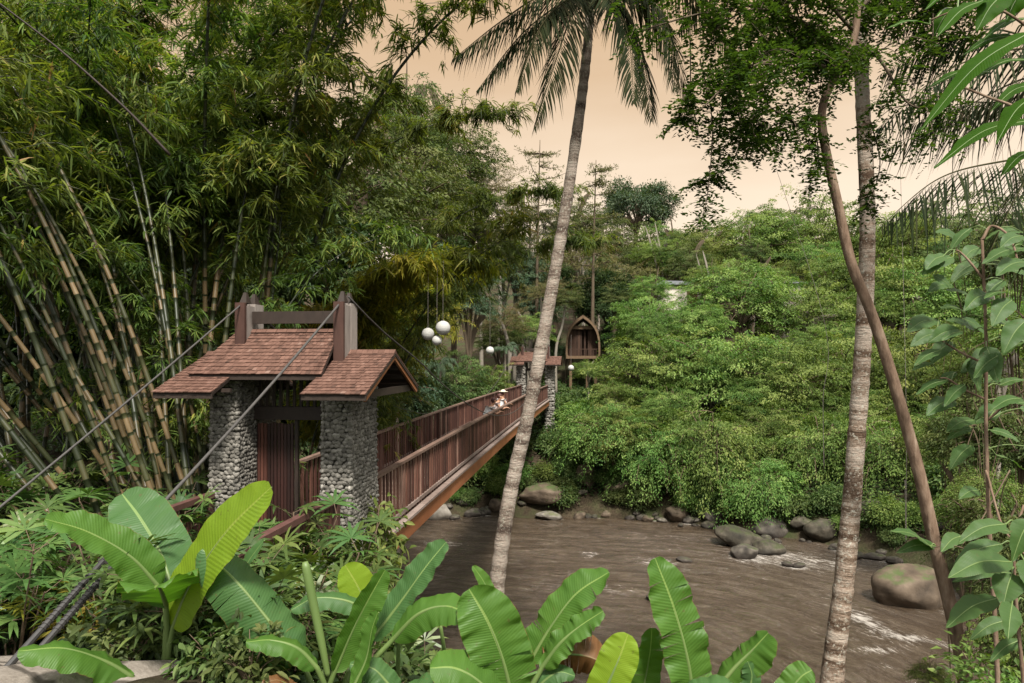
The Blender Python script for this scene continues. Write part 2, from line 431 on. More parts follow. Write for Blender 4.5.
M['steel'] = plain('grey_steel', [(.2, (.16, .16, .165)), (.8, (.36, .36, .37))], 25, 4, .4, .5, .3, .003)
M['paper'] = plain('white_paper_lantern', [(.2, (.32, .31, .29)), (.8, (.46, .45, .42))], 4, 3, .8, .2, .2, .004)
M['skin'] = plain('skin', [(.2, (.30, .155, .095)), (.8, (.40, .22, .14))], 4, 2, .55, .3, .05, .002)
M['hair'] = plain('dark_hair', [(.2, (.02, .012, .010)), (.8, (.10, .035, .030))], 20, 3, .6, .3, .3, .004)
M['white_cloth'] = plain('white_cloth', [(.2, (.60, .59, .60)), (.8, (.78, .77, .76))], 5, 3, .85, .2, .3, .01)
M['pink_cloth'] = plain('pale_pink_cloth', [(.2, (.56, .45, .42)), (.8, (.72, .60, .56))], 5, 3, .85, .2, .3, .01)
M['navy_cloth'] = plain('navy_cloth', [(.2, (.02, .025, .07)), (.8, (.06, .07, .17))], 5, 3, .85, .2, .3, .01)
M['hat'] = plain('cream_hat', [(.2, (.50, .43, .33)), (.8, (.66, .58, .47))], 9, 3, .85, .2, .3, .004)
M['thatch'] = plain('thatch', [(.2, (.045, .030, .018)), (.8, (.17, .12, .075))], 5, 6, .95, .1, .9, .05, (6, 1, 6), .4)
M['hutwood'] = plain('hut_boards', [(.2, (.018, .010, .007)), (.8, (.085, .048, .032))], 6, 5, .8, .2, .4, .01, (4, 1, .5), .55)
M['hutframe'] = plain('hut_frame', [(.2, (.075, .046, .026)), (.8, (.19, .125, .075))], 6, 5, .8, .2, .4, .01, (1, 1, 1), .4)
M['plaster'] = plain('cream_plaster', [(.2, (.46, .40, .33)), (.8, (.66, .60, .52))], 3, 5, .9, .15, .2, .01)
M['cutwood'] = plain('house_wood', [(.2, (.10, .05, .03)), (.8, (.22, .13, .08))], 5, 4, .8, .2, .3, .01)
M['slatgrey'] = plain('grey_slate', [(.2, (.06, .065, .07)), (.8, (.14, .145, .15))], 6, 4, .8, .2, .3, .01)
M['coconut'] = plain('coconut_husk', [(.2, (.10, .075, .03)), (.8, (.24, .17, .07))], 5, 4, .6, .3, .3, .01)

def groundmat():
    t = NT('forest_soil'); o = t.coord('Object')
    n = t.noise(.9, 8, .62, o); f = t.noise(9, 8, .7, o)
    c = t.ramp(t.math('ADD', t.math('MULTIPLY', n, .5), t.math('MULTIPLY', f, .5)), [(.3, (.018, .013, .008)), (.5, (.044, .033, .021)), (.66, (.10, .075, .048))])
    g = t.ramp(t.noise(.45, 6, .6, o), [(.45, (0, 0, 0)), (.6, (1, 1, 1))])
    c = t.mixc(t.math('MULTIPLY', g, .75), c, (.030, .045, .014))
    return t.done(t.bsdf(c, .95, .1, t.bump(f, 1.0, .08)))
M['soil'] = groundmat()

def pathmat():
    t = NT('pale_path'); o = t.coord('Object')
    n = t.noise(2.2, 8, .65, o); f = t.noise(26, 5, .7, o)
    c = t.ramp(t.math('ADD', t.math('MULTIPLY', n, .6), t.math('MULTIPLY', f, .4)), [(.34, (.12, .10, .08)), (.52, (.22, .19, .16)), (.66, (.31, .27, .235))])
    v = t.n('ShaderNodeTexVoronoi', feature='DISTANCE_TO_EDGE'); v.inputs['Scale'].default_value = 1.3
    t.l(o, v.inputs['Vector'])
    j = t.ramp(v.outputs['Distance'], [(.012, (1, 1, 1)), (.035, (0, 0, 0))])
    c = t.mixc(j, c, (.06, .05, .04))
    return t.done(t.bsdf(c, .85, .2, t.bump(t.math('SUBTRACT', f, j), .6, .02)))
M['path'] = pathmat()

def watermat():
    t = NT('muddy_river')
    o = t.coord('Object')
    at = t.attr('v')                                   # real foam: broken water around rocks and rapids
    st = t.coord('UV', (.55, 2.6, 1))                  # u runs along the current, v across
    st2 = t.coord('UV', (1.5, 6.0, 1))
    n1 = t.noise(1.0, 5, .55, st, .4); n2 = t.noise(1.6, 6, .6, st2, .3)
    base = t.ramp(t.math('ADD', t.math('MULTIPLY', n1, .6), t.math('MULTIPLY', n2, .4)), [(.35, (.034, .022, .013)), (.5, (.056, .039, .025)), (.62, (.088, .066, .045))])
    glint_streak = t.noise(1.0, 5, .6, t.coord('UV', (.45, 1.7, 1)), 1.6)
    base = t.mixc(t.ramp(glint_streak, [(.58, (0, 0, 0)), (.74, (.5, .5, .5))]), base, (.165, .135, .098))  # pale streaks: ripple highlights painted into the water colour
    fm = t.math('ADD', t.math('MULTIPLY', at, .95), t.math('MULTIPLY', t.math('SUBTRACT', n2, .5), 1.5))
    fm = t.math('ADD', fm, t.math('MULTIPLY', t.math('SUBTRACT', n1, .5), .5))
    fine = t.noise(5.5, 6, .7, st2, .5)
    fm = t.math('ADD', fm, t.math('MULTIPLY', t.math('SUBTRACT', fine, .5), .9))
    foam = t.ramp(fm, [(.42, (0, 0, 0)), (.95, (1, 1, 1))])
    c = t.mixc(foam, base, (.50, .46, .41))
    h = t.math('ADD', t.math('MULTIPLY', n1, .7), t.math('MULTIPLY', n2, .45))
    ro = t.math('ADD', t.math('MULTIPLY', foam, .5), .07)
    h = t.math('ADD', h, t.math('MULTIPLY', fine, .22))
    p = t.bsdf(c, ro, .75, t.bump(h, .9, .24))
    return t.done(p)
M['water'] = watermat()
# ---------------------------------------------------------------- terrain
NEAR = np.array([(-140, 62), (-45, 47), (-16, 36.5), (-10, 32), (-6.8, 25.5), (-4, 19.6), (1.5, 18), (6, 15.2), (9, 11.5), (11.5, 5), (13, -6), (14, -60)], float)
FAR = np.array([(-140, 76), (-45, 59), (-16, 45), (-4.5, 39.5), (2.7, 39.3), (8.2, 38.3), (11.4, 36.6), (15.5, 33.2), (18, 29.5), (17.2, 25.5), (16.0, 21), (16.5, 15), (18.5, 5), (20, -6), (21, -60)], float)
POLY = np.vstack([NEAR, FAR[::-1]])

def dist_line(x, y, L):
    d = np.full(np.shape(x), 1e9)
    for a, b in zip(L[:-1], L[1:]):
        ab = b - a
        t = np.clip(((x - a[0]) * ab[0] + (y - a[1]) * ab[1]) / (ab @ ab), 0, 1)
        d = np.minimum(d, np.hypot(x - a[0] - t * ab[0], y - a[1] - t * ab[1]))
    return d

def inside(x, y, L):
    c = np.zeros(np.shape(x), bool)
    for a, b in zip(L, np.roll(L, -1, 0)):
        cond = (a[1] > y) != (b[1] > y)
        with np.errstate(divide='ignore', invalid='ignore'):
            xi = (b[0] - a[0]) * (y - a[1]) / (b[1] - a[1] + 1e-12) + a[0]
        c ^= cond & (x < xi)
    return c

def sstep(a, b, x):
    t = np.clip((x - a) / (b - a), 0, 1); return t * t * (3 - 2 * t)

def height(x, y):
    x = np.asarray(x, float); y = np.asarray(y, float)
    dn, df = dist_line(x, y, NEAR), dist_line(x, y, FAR)
    ins = inside(x, y, POLY)
    p = np.stack([x, y], -1)
    rough = .16 * sn(p, 3, .16, 3) + .05 * sn(p, 4, .7, 2)
    near_side = (dn < df)
    plateau = 6.05 + 1.0 * sstep(7.2, 4.0, y) + .75 * sstep(-4.6, -8.5, x) + .8 * sstep(-9, -30, x) + .5 * sstep(14, 24, y)
    sight = 9.1 - .476 * y - .75 + 9.0 * sstep(-1.6, -3.4, x + .06 * (y - 9))
    hn = np.minimum(plateau, np.maximum(sight, .05 * dn))
    hn = np.minimum(hn, .95 * dn) + rough * sstep(0, 3, dn)
    hf = 2.7 * (1 - np.exp(-df / 2.6)) + .20 * df + .10 * np.maximum(0, df - 24) + rough * 1.6 * sstep(0, 4, df)
    hf = np.minimum(hf, 30 + .02 * df)
    h = np.where(near_side, hn, hf)
    dep = -np.minimum(np.minimum(dn, df) * .35, 1.0)
    return np.where(ins, dep, h)

def hz(x, y): return float(height(np.array([x]), np.array([y]))[0])

def grow(a, b, s0, s1):
    return np.arange(a, b, s0)

xs = np.concatenate([-np.geomspace(420, 34, 34)[:-1], np.arange(-34, 34, .42), np.geomspace(34, 420, 34)])
ys = np.concatenate([-np.geomspace(80, 6, 16)[:-1], np.arange(-6, 58, .42), np.geomspace(58, 620, 70)])
GX, GY = np.meshgrid(xs, ys)
GZ = height(GX, GY)
ny, nx = GX.shape
i = np.arange(ny - 1)[:, None] * nx + np.arange(nx - 1)[None]
mb = MB(); mb.add(np.stack([GX, GY, GZ], -1), np.stack([i, i + 1, i + nx + 1, i + nx], -1).reshape(-1, 4))
ground = tag(mb.build('ground', M['soil'], smooth=True), kind='structure')

# ---------------------------------------------------------------- river
ROCKS = []   # (x, y, radius) filled before the water is built
def flow_uv(x, y):
    """distance along and across the current (the river comes from the left, bends towards the right)"""
    mid = (np.array([(-140, 56), (-45, 42.5), (-15, 34.5), (-4, 29.5), (3, 28), (9, 25), (12.5, 18), (15, 5), (16.5, -6), (17.5, -60)], float))
    best = np.full(np.shape(x), 1e9); U = np.zeros(np.shape(x)); V = np.zeros(np.shape(x)); acc = 0
    wsum = np.zeros(np.shape(x)); 
    for a, b in zip(mid[:-1], mid[1:]):
        ab = b - a; L = np.hypot(*ab)
        t = ((x - a[0]) * ab[0] + (y - a[1]) * ab[1]) / (L * L)
        tc = np.clip(t, 0, 1)
        d = np.hypot(x - a[0] - tc * ab[0], y - a[1] - tc * ab[1])
        w = np.exp(-d * .45) + 1e-9
        s = (ab[0] * (y - a[1]) - ab[1] * (x - a[0])) / L
        U += w * (acc + t * L); V += w * s; wsum += w
        acc += L
    return U / wsum, V / wsum

def build_river():
    x = np.concatenate([np.linspace(-140, -24, 60)[:-1], np.arange(-24, 22.2, .16)])
    y = np.concatenate([np.linspace(-60, 3, 24)[:-1], np.arange(3, 44, .16), np.linspace(44, 70, 30)])
    X, Y = np.meshgrid(x, y)
    U, V = flow_uv(X, Y)
    p = np.stack([U * .55, V * 1.6], -1)
    Z = .060 * sn(p, 11, .30, 2) + .040 * sn(np.stack([U * .8 + .3 * V, V * 1.1], -1), 16, .55, 3) + .018 * sn(np.stack([U * .9, V * 2.4], -1), 12, 1.0, 2)
    foam = .06 + .16 * sn(np.stack([U * .3, V * .9], -1), 13, .25, 3)
    # rapids: a line of broken water on the right, riffles by the far rocks, a curl under the bridge
    def patch(cx, cy, rx, ry, k):
        return k * np.exp(-(((X - cx) / rx) ** 2 + ((Y - cy) / ry) ** 2))
    for a in ((12.9, 22.2, .7, .55, .6), (11.5, 21.3, .9, .32, .5), (14.0, 21.6, 1.0, .6, .5), (11.0, 20.2, .8, .4, .4), (12.3, 23.6, .5, 1.2, .42), (12.0, 24.4, 1.0, 1.6, .30), (14.5, 19.6, 1.5, .8, .4), (11, 22.6, 1.6, .9, .2),
              (13.5, 30.0, 3.2, 2.0, .34), (10.2, 31.0, 2.0, 1.4, .26), (9.0, 34.5, 2.0, 1.4, .22), (6.5, 32.5, 2.5, 1.5, .2), (3.6, 31.6, .7, .5, .55), (-3.4, 33.5, 1.6, .7, .45), (6.4, 30.4, 1.0, .7, .45), (-1, 30, 3, 1, .2), (4, 27, 3.5, 1.2, .18), (2, 23.5, 3, 1.0, .18), (8, 22, 2.5, .7, .15)):
        foam = foam + patch(*a)
    for (rx, ry, rr) in ROCKS:
        d = np.hypot(X - rx, Y - ry)
        foam = foam + .20 * np.exp(-((d - rr * 1.02) / (.16 + .12 * rr)) ** 2) * (.5 + .5 * sn(np.stack([X, Y], -1), 14, .5, 2))
        wake = np.exp(-((V - flow_uv(np.array([rx]), np.array([ry]))[1][0]) / (rr * .7)) ** 2)
        du = U - flow_uv(np.array([rx]), np.array([ry]))[0][0]
        foam = foam + .16 * wake * ((du > 0) & (du < 3.5 * rr)) * np.exp(-np.maximum(du, 0) / (2 * rr))
    Z = Z + .05 * np.clip(foam - .25, 0, 1) * sn(np.stack([X, Y], -1), 15, .9, 3)
    ny, nx = X.shape
    i = np.arange(ny - 1)[:, None] * nx + np.arange(nx - 1)[None]
    q = np.stack([i, i + 1, i + nx + 1, i + nx], -1).reshape(-1, 4)
    near = (dist_line(X, Y, NEAR) < 2.5) | (dist_line(X, Y, FAR) < 2.5) | inside(X, Y, POLY)
    q = q[near.ravel()[q].any(1)]
    used = np.unique(q); remap = np.full(X.size, -1); remap[used] = np.arange(len(used))
    m = MB(); m.add(np.stack([X, Y, Z], -1).reshape(-1, 3)[used], remap[q], val=np.clip(foam, 0, 1).ravel()[used], uv=np.stack([U, V], -1).reshape(-1, 2)[used])
    return tag(m.build('river', M['water'], smooth=True), kind='structure')

# ---------------------------------------------------------------- pale stone path, lower left
def build_path():
    c = spline([(-7.5, 3.0), (-4.6, 4.4), (-3.1, 5.6), (-3.6, 7.4), (-4.5, 9.4), (-4.45, 10.3)], 60)
    t = norm(np.gradient(c, axis=0)); s = np.stack([t[:, 1], -t[:, 0]], -1)
    w = np.interp(np.linspace(0, 1, 60), [0, .3, .55, 1], [1.9, 1.6, .62, .6])
    m = MB(); G = []
    for k in np.linspace(-1, 1, 13):
        p = c + s * (k * w)[:, None]
        edge = .0 if abs(k) < .99 else -.12
        G.append(np.stack([p[:, 0], p[:, 1], height(p[:, 0], p[:, 1]) + .07 + edge], -1))
    G = np.array(G)
    i = np.arange(12)[:, None] * 60 + np.arange(59)[None]
    m.add(G.reshape(-1, 3), np.stack([i, i + 1, i + 61, i + 60], -1).reshape(-1, 4)[:, ::-1])
    return tag(m.build('path', M['path'], smooth=True), kind='structure')
build_path()

# ---------------------------------------------------------------- daylight
SUN_AZ, SUN_EL = rad(166), rad(55)          # clockwise from +Y, height
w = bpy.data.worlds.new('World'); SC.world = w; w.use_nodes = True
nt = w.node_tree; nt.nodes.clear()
def N(typ, **kw):
    n = nt.nodes.new(typ)
    for k, v in kw.items(): setattr(n, k, v)
    return n
out = N('ShaderNodeOutputWorld')
sky = N('ShaderNodeTexSky', sky_type='NISHITA', sun_disc=False, sun_elevation=SUN_EL, sun_rotation=SUN_AZ, air_density=1.2, dust_density=3.0)
bg = N('ShaderNodeBackground'); bg.inputs[1].default_value = .06
nt.links.new(sky.outputs[0], bg.inputs[0])
# cloud deck: unseen white overhead and behind, brightened as fill, peach where the far haze glows
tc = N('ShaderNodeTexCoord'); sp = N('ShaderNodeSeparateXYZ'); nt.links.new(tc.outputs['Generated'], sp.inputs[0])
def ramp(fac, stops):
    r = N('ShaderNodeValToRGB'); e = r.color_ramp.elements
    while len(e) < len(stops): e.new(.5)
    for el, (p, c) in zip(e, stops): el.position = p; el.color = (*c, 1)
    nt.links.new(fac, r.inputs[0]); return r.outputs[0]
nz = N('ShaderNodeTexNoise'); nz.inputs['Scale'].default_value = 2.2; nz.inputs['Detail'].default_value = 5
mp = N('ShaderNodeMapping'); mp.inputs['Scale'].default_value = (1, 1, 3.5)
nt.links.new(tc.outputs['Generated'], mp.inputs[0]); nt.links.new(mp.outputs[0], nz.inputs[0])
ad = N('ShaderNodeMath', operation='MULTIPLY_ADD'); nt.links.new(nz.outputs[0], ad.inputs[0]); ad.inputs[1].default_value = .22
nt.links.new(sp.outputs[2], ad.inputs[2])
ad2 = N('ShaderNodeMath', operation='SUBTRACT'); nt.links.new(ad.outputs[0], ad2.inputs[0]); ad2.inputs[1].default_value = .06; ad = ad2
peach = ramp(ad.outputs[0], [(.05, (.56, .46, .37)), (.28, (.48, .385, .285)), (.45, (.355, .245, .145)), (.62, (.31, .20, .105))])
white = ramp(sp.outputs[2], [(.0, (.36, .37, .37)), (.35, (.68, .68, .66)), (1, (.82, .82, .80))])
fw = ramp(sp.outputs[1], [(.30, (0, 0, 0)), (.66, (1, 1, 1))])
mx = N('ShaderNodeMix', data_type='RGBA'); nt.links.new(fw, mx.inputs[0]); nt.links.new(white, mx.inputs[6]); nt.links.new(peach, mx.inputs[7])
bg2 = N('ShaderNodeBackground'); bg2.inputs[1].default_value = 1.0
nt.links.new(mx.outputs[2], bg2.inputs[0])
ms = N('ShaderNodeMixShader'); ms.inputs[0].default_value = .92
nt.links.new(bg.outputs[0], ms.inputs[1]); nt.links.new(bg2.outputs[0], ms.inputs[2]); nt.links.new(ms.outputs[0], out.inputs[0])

sl = bpy.data.lights.new('sun', 'SUN'); sl.energy = 3.6; sl.angle = rad(9); sl.color = (1, .955, .88)
so = bpy.data.objects.new('sun', sl); COL.objects.link(so)
sd = Vector((math.sin(SUN_AZ) * math.cos(SUN_EL), math.cos(SUN_AZ) * math.cos(SUN_EL), math.sin(SUN_EL)))
so.rotation_euler = sd.to_track_quat('Z', 'Y').to_euler(); so.location = sd * 60

cam = bpy.data.cameras.new('camera'); co = bpy.data.objects.new('camera', cam); COL.objects.link(co)
co.location = (0, 0, EYE); co.rotation_euler = (rad(90), 0, 0)
cam.sensor_width = 36; cam.lens = F / 1024 * 36; cam.shift_y = (HY - 341.5) / 1024
cam.clip_start = .05; cam.clip_end = 3000
SC.camera = co
SC.render.resolution_x, SC.render.resolution_y = 1024, 683
vs = SC.view_settings; vs.view_transform = 'Standard'; vs.look = 'None'; vs.gamma = 1; vs.exposure = 1.2; vs.use_curve_mapping = False
cy = SC.cycles
cy.max_bounces = 6; cy.diffuse_bounces = 3; cy.glossy_bounces = 2; cy.transmission_bounces = 4; cy.transparent_max_bounces = 4
cy.use_denoising = True; cy.denoiser = 'OPENIMAGEDENOISE'
cy.caustics_reflective = False; cy.caustics_refractive = False
# ---------------------------------------------------------------- bridge and gates
UC = -4.45
def ico(sub):
    bm = bmesh.new(); bmesh.ops.create_icosphere(bm, subdivisions=sub, radius=1)
    v = np.array([x.co[:] for x in bm.verts]); f = np.array([[q.index for q in p.verts] for p in bm.faces]); bm.free()
    return v, f
ICO1, ICO2, ICO3, ICO4 = ico(1), ico(2), ico(3), ico(4)

def pillar(x0, x1, y0, y1, z0, z1, seed, size, parent):
    """rubble faced pillar: every cobble a lump set in a dark core, a little wider at its foot"""
    r = np.random.RandomState(seed); m = MB()
    g = .04
    base = ICO2[0]
    LUMPS = [base * (1 + .20 * sn(base + r.uniform(0, 9, 3), seed + 31 * q, .35, 2))[:, None] for q in range(40)]
    m.box(x0 + g, x1 - g, y0 + g, y1 - g, z0, z1, mat=1)
    cx, cy = (x0 + x1) / 2, (y0 + y1) / 2
    def face(a0, a1, axis, pos, sgn):
        rows = int((z1 - z0) / (size * .80)); cols = max(2, int(round((a1 - a0) / size)))
        for i in range(rows):
            z = z0 + (i + .5) * (z1 - z0) / rows
            for j in range(cols + (i % 2)):
                a = a0 + (j + .5 - .5 * (i % 2)) * (a1 - a0) / cols + r.uniform(-.22, .22) * size
                a = min(max(a, a0 + .02), a1 - .02)
                zz = z + r.uniform(-.2, .2) * size
                v = LUMPS[r.randint(0, 40)]
                sx, sy, sz = size * r.uniform(.48, .78), size * r.uniform(.34, .46), size * r.uniform(.42, .62)
                an = r.uniform(-.5, .5)
                q = np.stack([v[:, 0] * sx, v[:, 1] * sy, v[:, 2] * sz], -1)
                q = np.stack([q[:, 0] * math.cos(an) - q[:, 2] * math.sin(an), q[:, 1], q[:, 0] * math.sin(an) + q[:, 2] * math.cos(an)], -1)
                if axis == 'x': q = q + np.array([a, pos - sgn * g * .6, zz])
                else: q = np.stack([q[:, 1], q[:, 0], q[:, 2]], -1) + np.array([pos - sgn * g * .6, a, zz])
                k = 1 + .10 * (z1 - q[:, 2:3]) / (z1 - z0)
                q[:, :2] = (q[:, :2] - [cx, cy]) * k + [cx, cy]
                m.add(q, None, ICO2[1], val=np.clip(r.normal(.5, .22), 0, 1))
    face(x0, x1, 'x', y0, -1); face(x0, x1, 'x', y1, 1)
    face(y0, y1, 'y', x0, -1); face(y0, y1, 'y', x1, 1)
    return m.build('stone_pillar', [M['pebble'], M['mortar']], parent, smooth=True)

def tile_slope(m, rl, rr, el, er, nr, nc, r):
    """overlapping flat clay tiles between a ridge (left, right) and an eave"""
    rl, rr, el, er = [np.asarray(a, float) for a in (rl, rr, el, er)]
    nrm = norm(np.cross(er - el, rl - el))
    if nrm[2] < 0: nrm = -nrm
    for i in range(nr):
        t0, t1 = i / nr, (i + 1.25) / nr
        for j in range(-1, nc + 1):
            o = .5 * (i % 2)
            a, b = (j + o) / nc, (j + o + .94) / nc
            a, b = max(a, 0), min(b, 1)
            if b - a < .2 / nc: continue
            t1j = min(t1 + r.uniform(-.05, .05) / nr, 1.02)
            def pt(s, t): return (rl * (1 - s) + rr * s) * (1 - t) + (el * (1 - s) + er * s) * t
            l0 = .004; l1 = .017 + r.uniform(-.004, .004)
            v = [pt(a, t0) + nrm * l0, pt(b, t0) + nrm * l0, pt(b, t1j) + nrm * l1, pt(a, t1j) + nrm * (l1 + r.uniform(-.003, .003)),
                 pt(b, t1j) + nrm * (l1 - .013), pt(a, t1j) + nrm * (l1 - .013), pt(b, t0) - nrm * .01, pt(a, t0) - nrm * .01]
            m.add(v, [(0, 3, 2, 1), (3, 5, 4, 2), (1, 2, 4, 6), (0, 7, 5, 3)], val=np.clip(r.normal(.48, .2), 0, 1))
    # the boards under the tiles
    th = nrm * .035
    c = [rl - th * .35, rr - th * .35, er - th * .35, el - th * .35]
    c += [p - th for p in c]
    m.add(c, [(0, 1, 2, 3), (4, 7, 6, 5), (0, 4, 5, 1), (1, 5, 6, 2), (2, 6, 7, 3), (3, 7, 4, 0)], val=.4, mat=1)

def roof(parent, name, x0, x1, xe0, xe1, yr, zr, ye, ze, yb, nr, nc, seed, gable):
    r = np.random.RandomState(seed); m = MB()
    tile_slope(m, (x0, yr, zr), (x1, yr, zr), (xe0, ye, ze), (xe1, ye, ze), nr, nc, r)
    tile_slope(m, (x1, yr, zr), (x0, yr, zr), (xe1, yb, ze), (xe0, yb, ze), nr, nc, r)
    n = 10                                             # ridge caps
    for i in range(n):
        a, b = x0 + (x1 - x0) * i / n, x0 + (x1 - x0) * (i + .96) / n
        m.add([(a, yr - .07, zr - .01), (b, yr - .07, zr - .01), (b, yr, zr + .045), (a, yr, zr + .045), (b, yr + .07, zr - .01), (a, yr + .07, zr - .01)],
              [(0, 1, 2, 3), (3, 2, 4, 5)], [(0, 3, 5), (1, 4, 2)], val=np.clip(r.normal(.5, .18), 0, 1))
    o = m.build(name, [M['tile'], M['darkwood']], parent)
    # fascia under the eave, barge boards on the gable
    for yy in (ye + .02, yb - .02):
        f = MB(); f.bar((xe0, yy, ze - .055), (xe1, yy, ze - .055), .03, .06, val=.5); f.build('fascia_board', M['darkwood'], o)
    for gx in gable:
        gg = MB(); s = 1 if gx > 0 else -1
        gg.bar((gx - s * .03, yr, zr - .055), (gx - s * .03, ye + .03, ze - .06), .035, .085, val=.55)
        gg.bar((gx - s * .03, yr, zr - .055), (gx - s * .03, yb - .03, ze - .06), .035, .085, val=.7)
        gg.build('barge_board', M['beam'], o)
        rf = MB()
        for k in (.25, .5, .78):
            y0 = yr + (ye - yr) * k; y1 = yr + (yb - yr) * k; zz = zr + (ze - zr) * k - .10
            rf.bar((gx - s * .07, y0, zz), (gx - s * .95, y0, zz), .05, .05, val=.6)
            rf.bar((gx - s * .07, y1, zz), (gx - s * .95, y1, zz), .05, .05, val=.6)
        rf.bar((gx - s * .10, ye + .12, ze - .02), (gx - s * .10, yb - .12, ze - .02), .06, .10, val=.5)
        rf.build('roof_beam', M['darkwood'], o)
    return o

def gate(v0, zd, label, foot, near):
    g = empty('bridge_gate', B(UC, v0, zd), label, 'gate', rz=-YAW)
    k = 1.0 if near else 1.22
    size = .070 if near else .2
    ya = .55
    pillar(-1.04 * k, -.62 * k, -ya, ya, foot, 2.62, 5, size, g)
    pillar(.62 * k, 1.04 * k, -ya, ya, foot, 2.62, 6, size, g)
    roof(g, 'main_roof', -.93 * k, .66 * k, -1.21 * k, .72 * k, .0, 3.32, -.80, 2.715, .80, 12, 30, 7, ())
    roof(g, 'side_roof', -1.44 * k, -.63 * k, -1.44 * k, -.60 * k, .05, 2.99, -1.25, 2.48, 1.25, 15, 13, 8, (-1.44 * k,))
    roof(g, 'side_roof', .67 * k, 1.50 * k, .63 * k, 1.50 * k, .05, 3.01, -1.25, 2.47, 1.30, 15, 13, 9, (1.50 * k,))
    for s in (-1, 1):                                   # the tall paired planks that carry the cables
        m = MB(); m.box(s * .75 * k - .075, s * .75 * k + .075, -.27, -.215, 2.66, 3.74, val=.45)
        m.box(s * .75 * k - .06, s * .75 * k + .06, -.212, .06, 2.66, 3.70, val=.6, mat=1)
        m.box(s * .75 * k - .065, s * .75 * k + .065, .064, .32, 2.66, 3.74, val=.9, mat=1)
        p = m.build('tower_post', [M['post'], M['greypost']], g)
        c = MB()
        for yy in (-.10, .16):
            c.add([(s * .75 * k - .055, yy - .08, 3.74), (s * .75 * k + .055, yy - .08, 3.74), (s * .75 * k + .055, yy + .08, 3.74), (s * .75 * k - .055, yy + .08, 3.74), (s * .75 * k - .02, yy - .02, 3.90), (s * .75 * k + .02, yy - .02, 3.90), (s * .75 * k + .02, yy + .02, 3.90), (s * .75 * k - .02, yy + .02, 3.90)],
                  [(0, 1, 5, 4), (1, 2, 6, 5), (2, 3, 7, 6), (3, 0, 4, 7), (4, 5, 6, 7)], val=.4)
        c.build('cable_saddle', M['darkwood'], p)
    m = MB(); m.box(-.67 * k, .67 * k, -.06, .02, 3.44, 3.62, val=.5); m.build('cross_beam', M['darkwood'], g)
    m = MB(); m.box(-.64 * k, .64 * k, -.09, .09, 2.02, 2.21, val=.3); m.build('lintel', M['darkwood'], g)
    m = MB(); m.box(-1.02 * k, 1.02 * k, -.40, -.30, 2.63, 2.73, val=.3); m.box(-1.02 * k, 1.02 * k, .3, .4, 2.63, 2.73, val=.3); m.build('roof_plate', M['darkwood'], g)
    m = MB(); rr = np.random.RandomState(3)
    for x in np.arange(-.56, .6, .105):
        m.box(x * k - .02, x * k + .02, -.02, .02, 2.21, 2.70, val=rr.uniform(.2, .8))
    m.build('transom_slats', M['darkwood'], g)
    if near:
        m = MB()                                        # the closed leaf of the door
        for i, x in enumerate(np.arange(-.585, -.03, .052)):
            m.box(x - .019, x + .019, -.018 + rr.uniform(-.005, .005), .012, .03, 1.96 + rr.uniform(-.015, .01), val=float(np.clip(rr.normal(.35, .28), 0, 1)))
        d = m.build('door', M['doorwood'], g)
        m = MB(); m.box(-.02, .03, -.03, .03, .0, 2.015, val=.3); m.box(-.615, -.605, -.03, .03, 0, 2.0, val=.3)
        for z in (.35, 1.05, 1.75): m.box(-.60, -.022, .014, .045, z - .04, z + .04, val=.3)
        m.build('door_frame', M['darkwood'], d)
        m = MB(); m.box(-.62, .62, -.5, .5, -.10, -.005, val=.5); m.build('threshold', M['deck'], g)
    return g

gate(9.65, 6.17, 'red tiled gateway on cobbled pillars at the near end of the footbridge', -.75, True)
gate(48.3, 6.17, 'small tiled gateway at the far end of the footbridge, partly behind the leaning palm', -3.2, False)

def camber(v):
    t = np.clip((v - 10.2) / 37.4, 0, 1); return .42 * t * (1 - t)

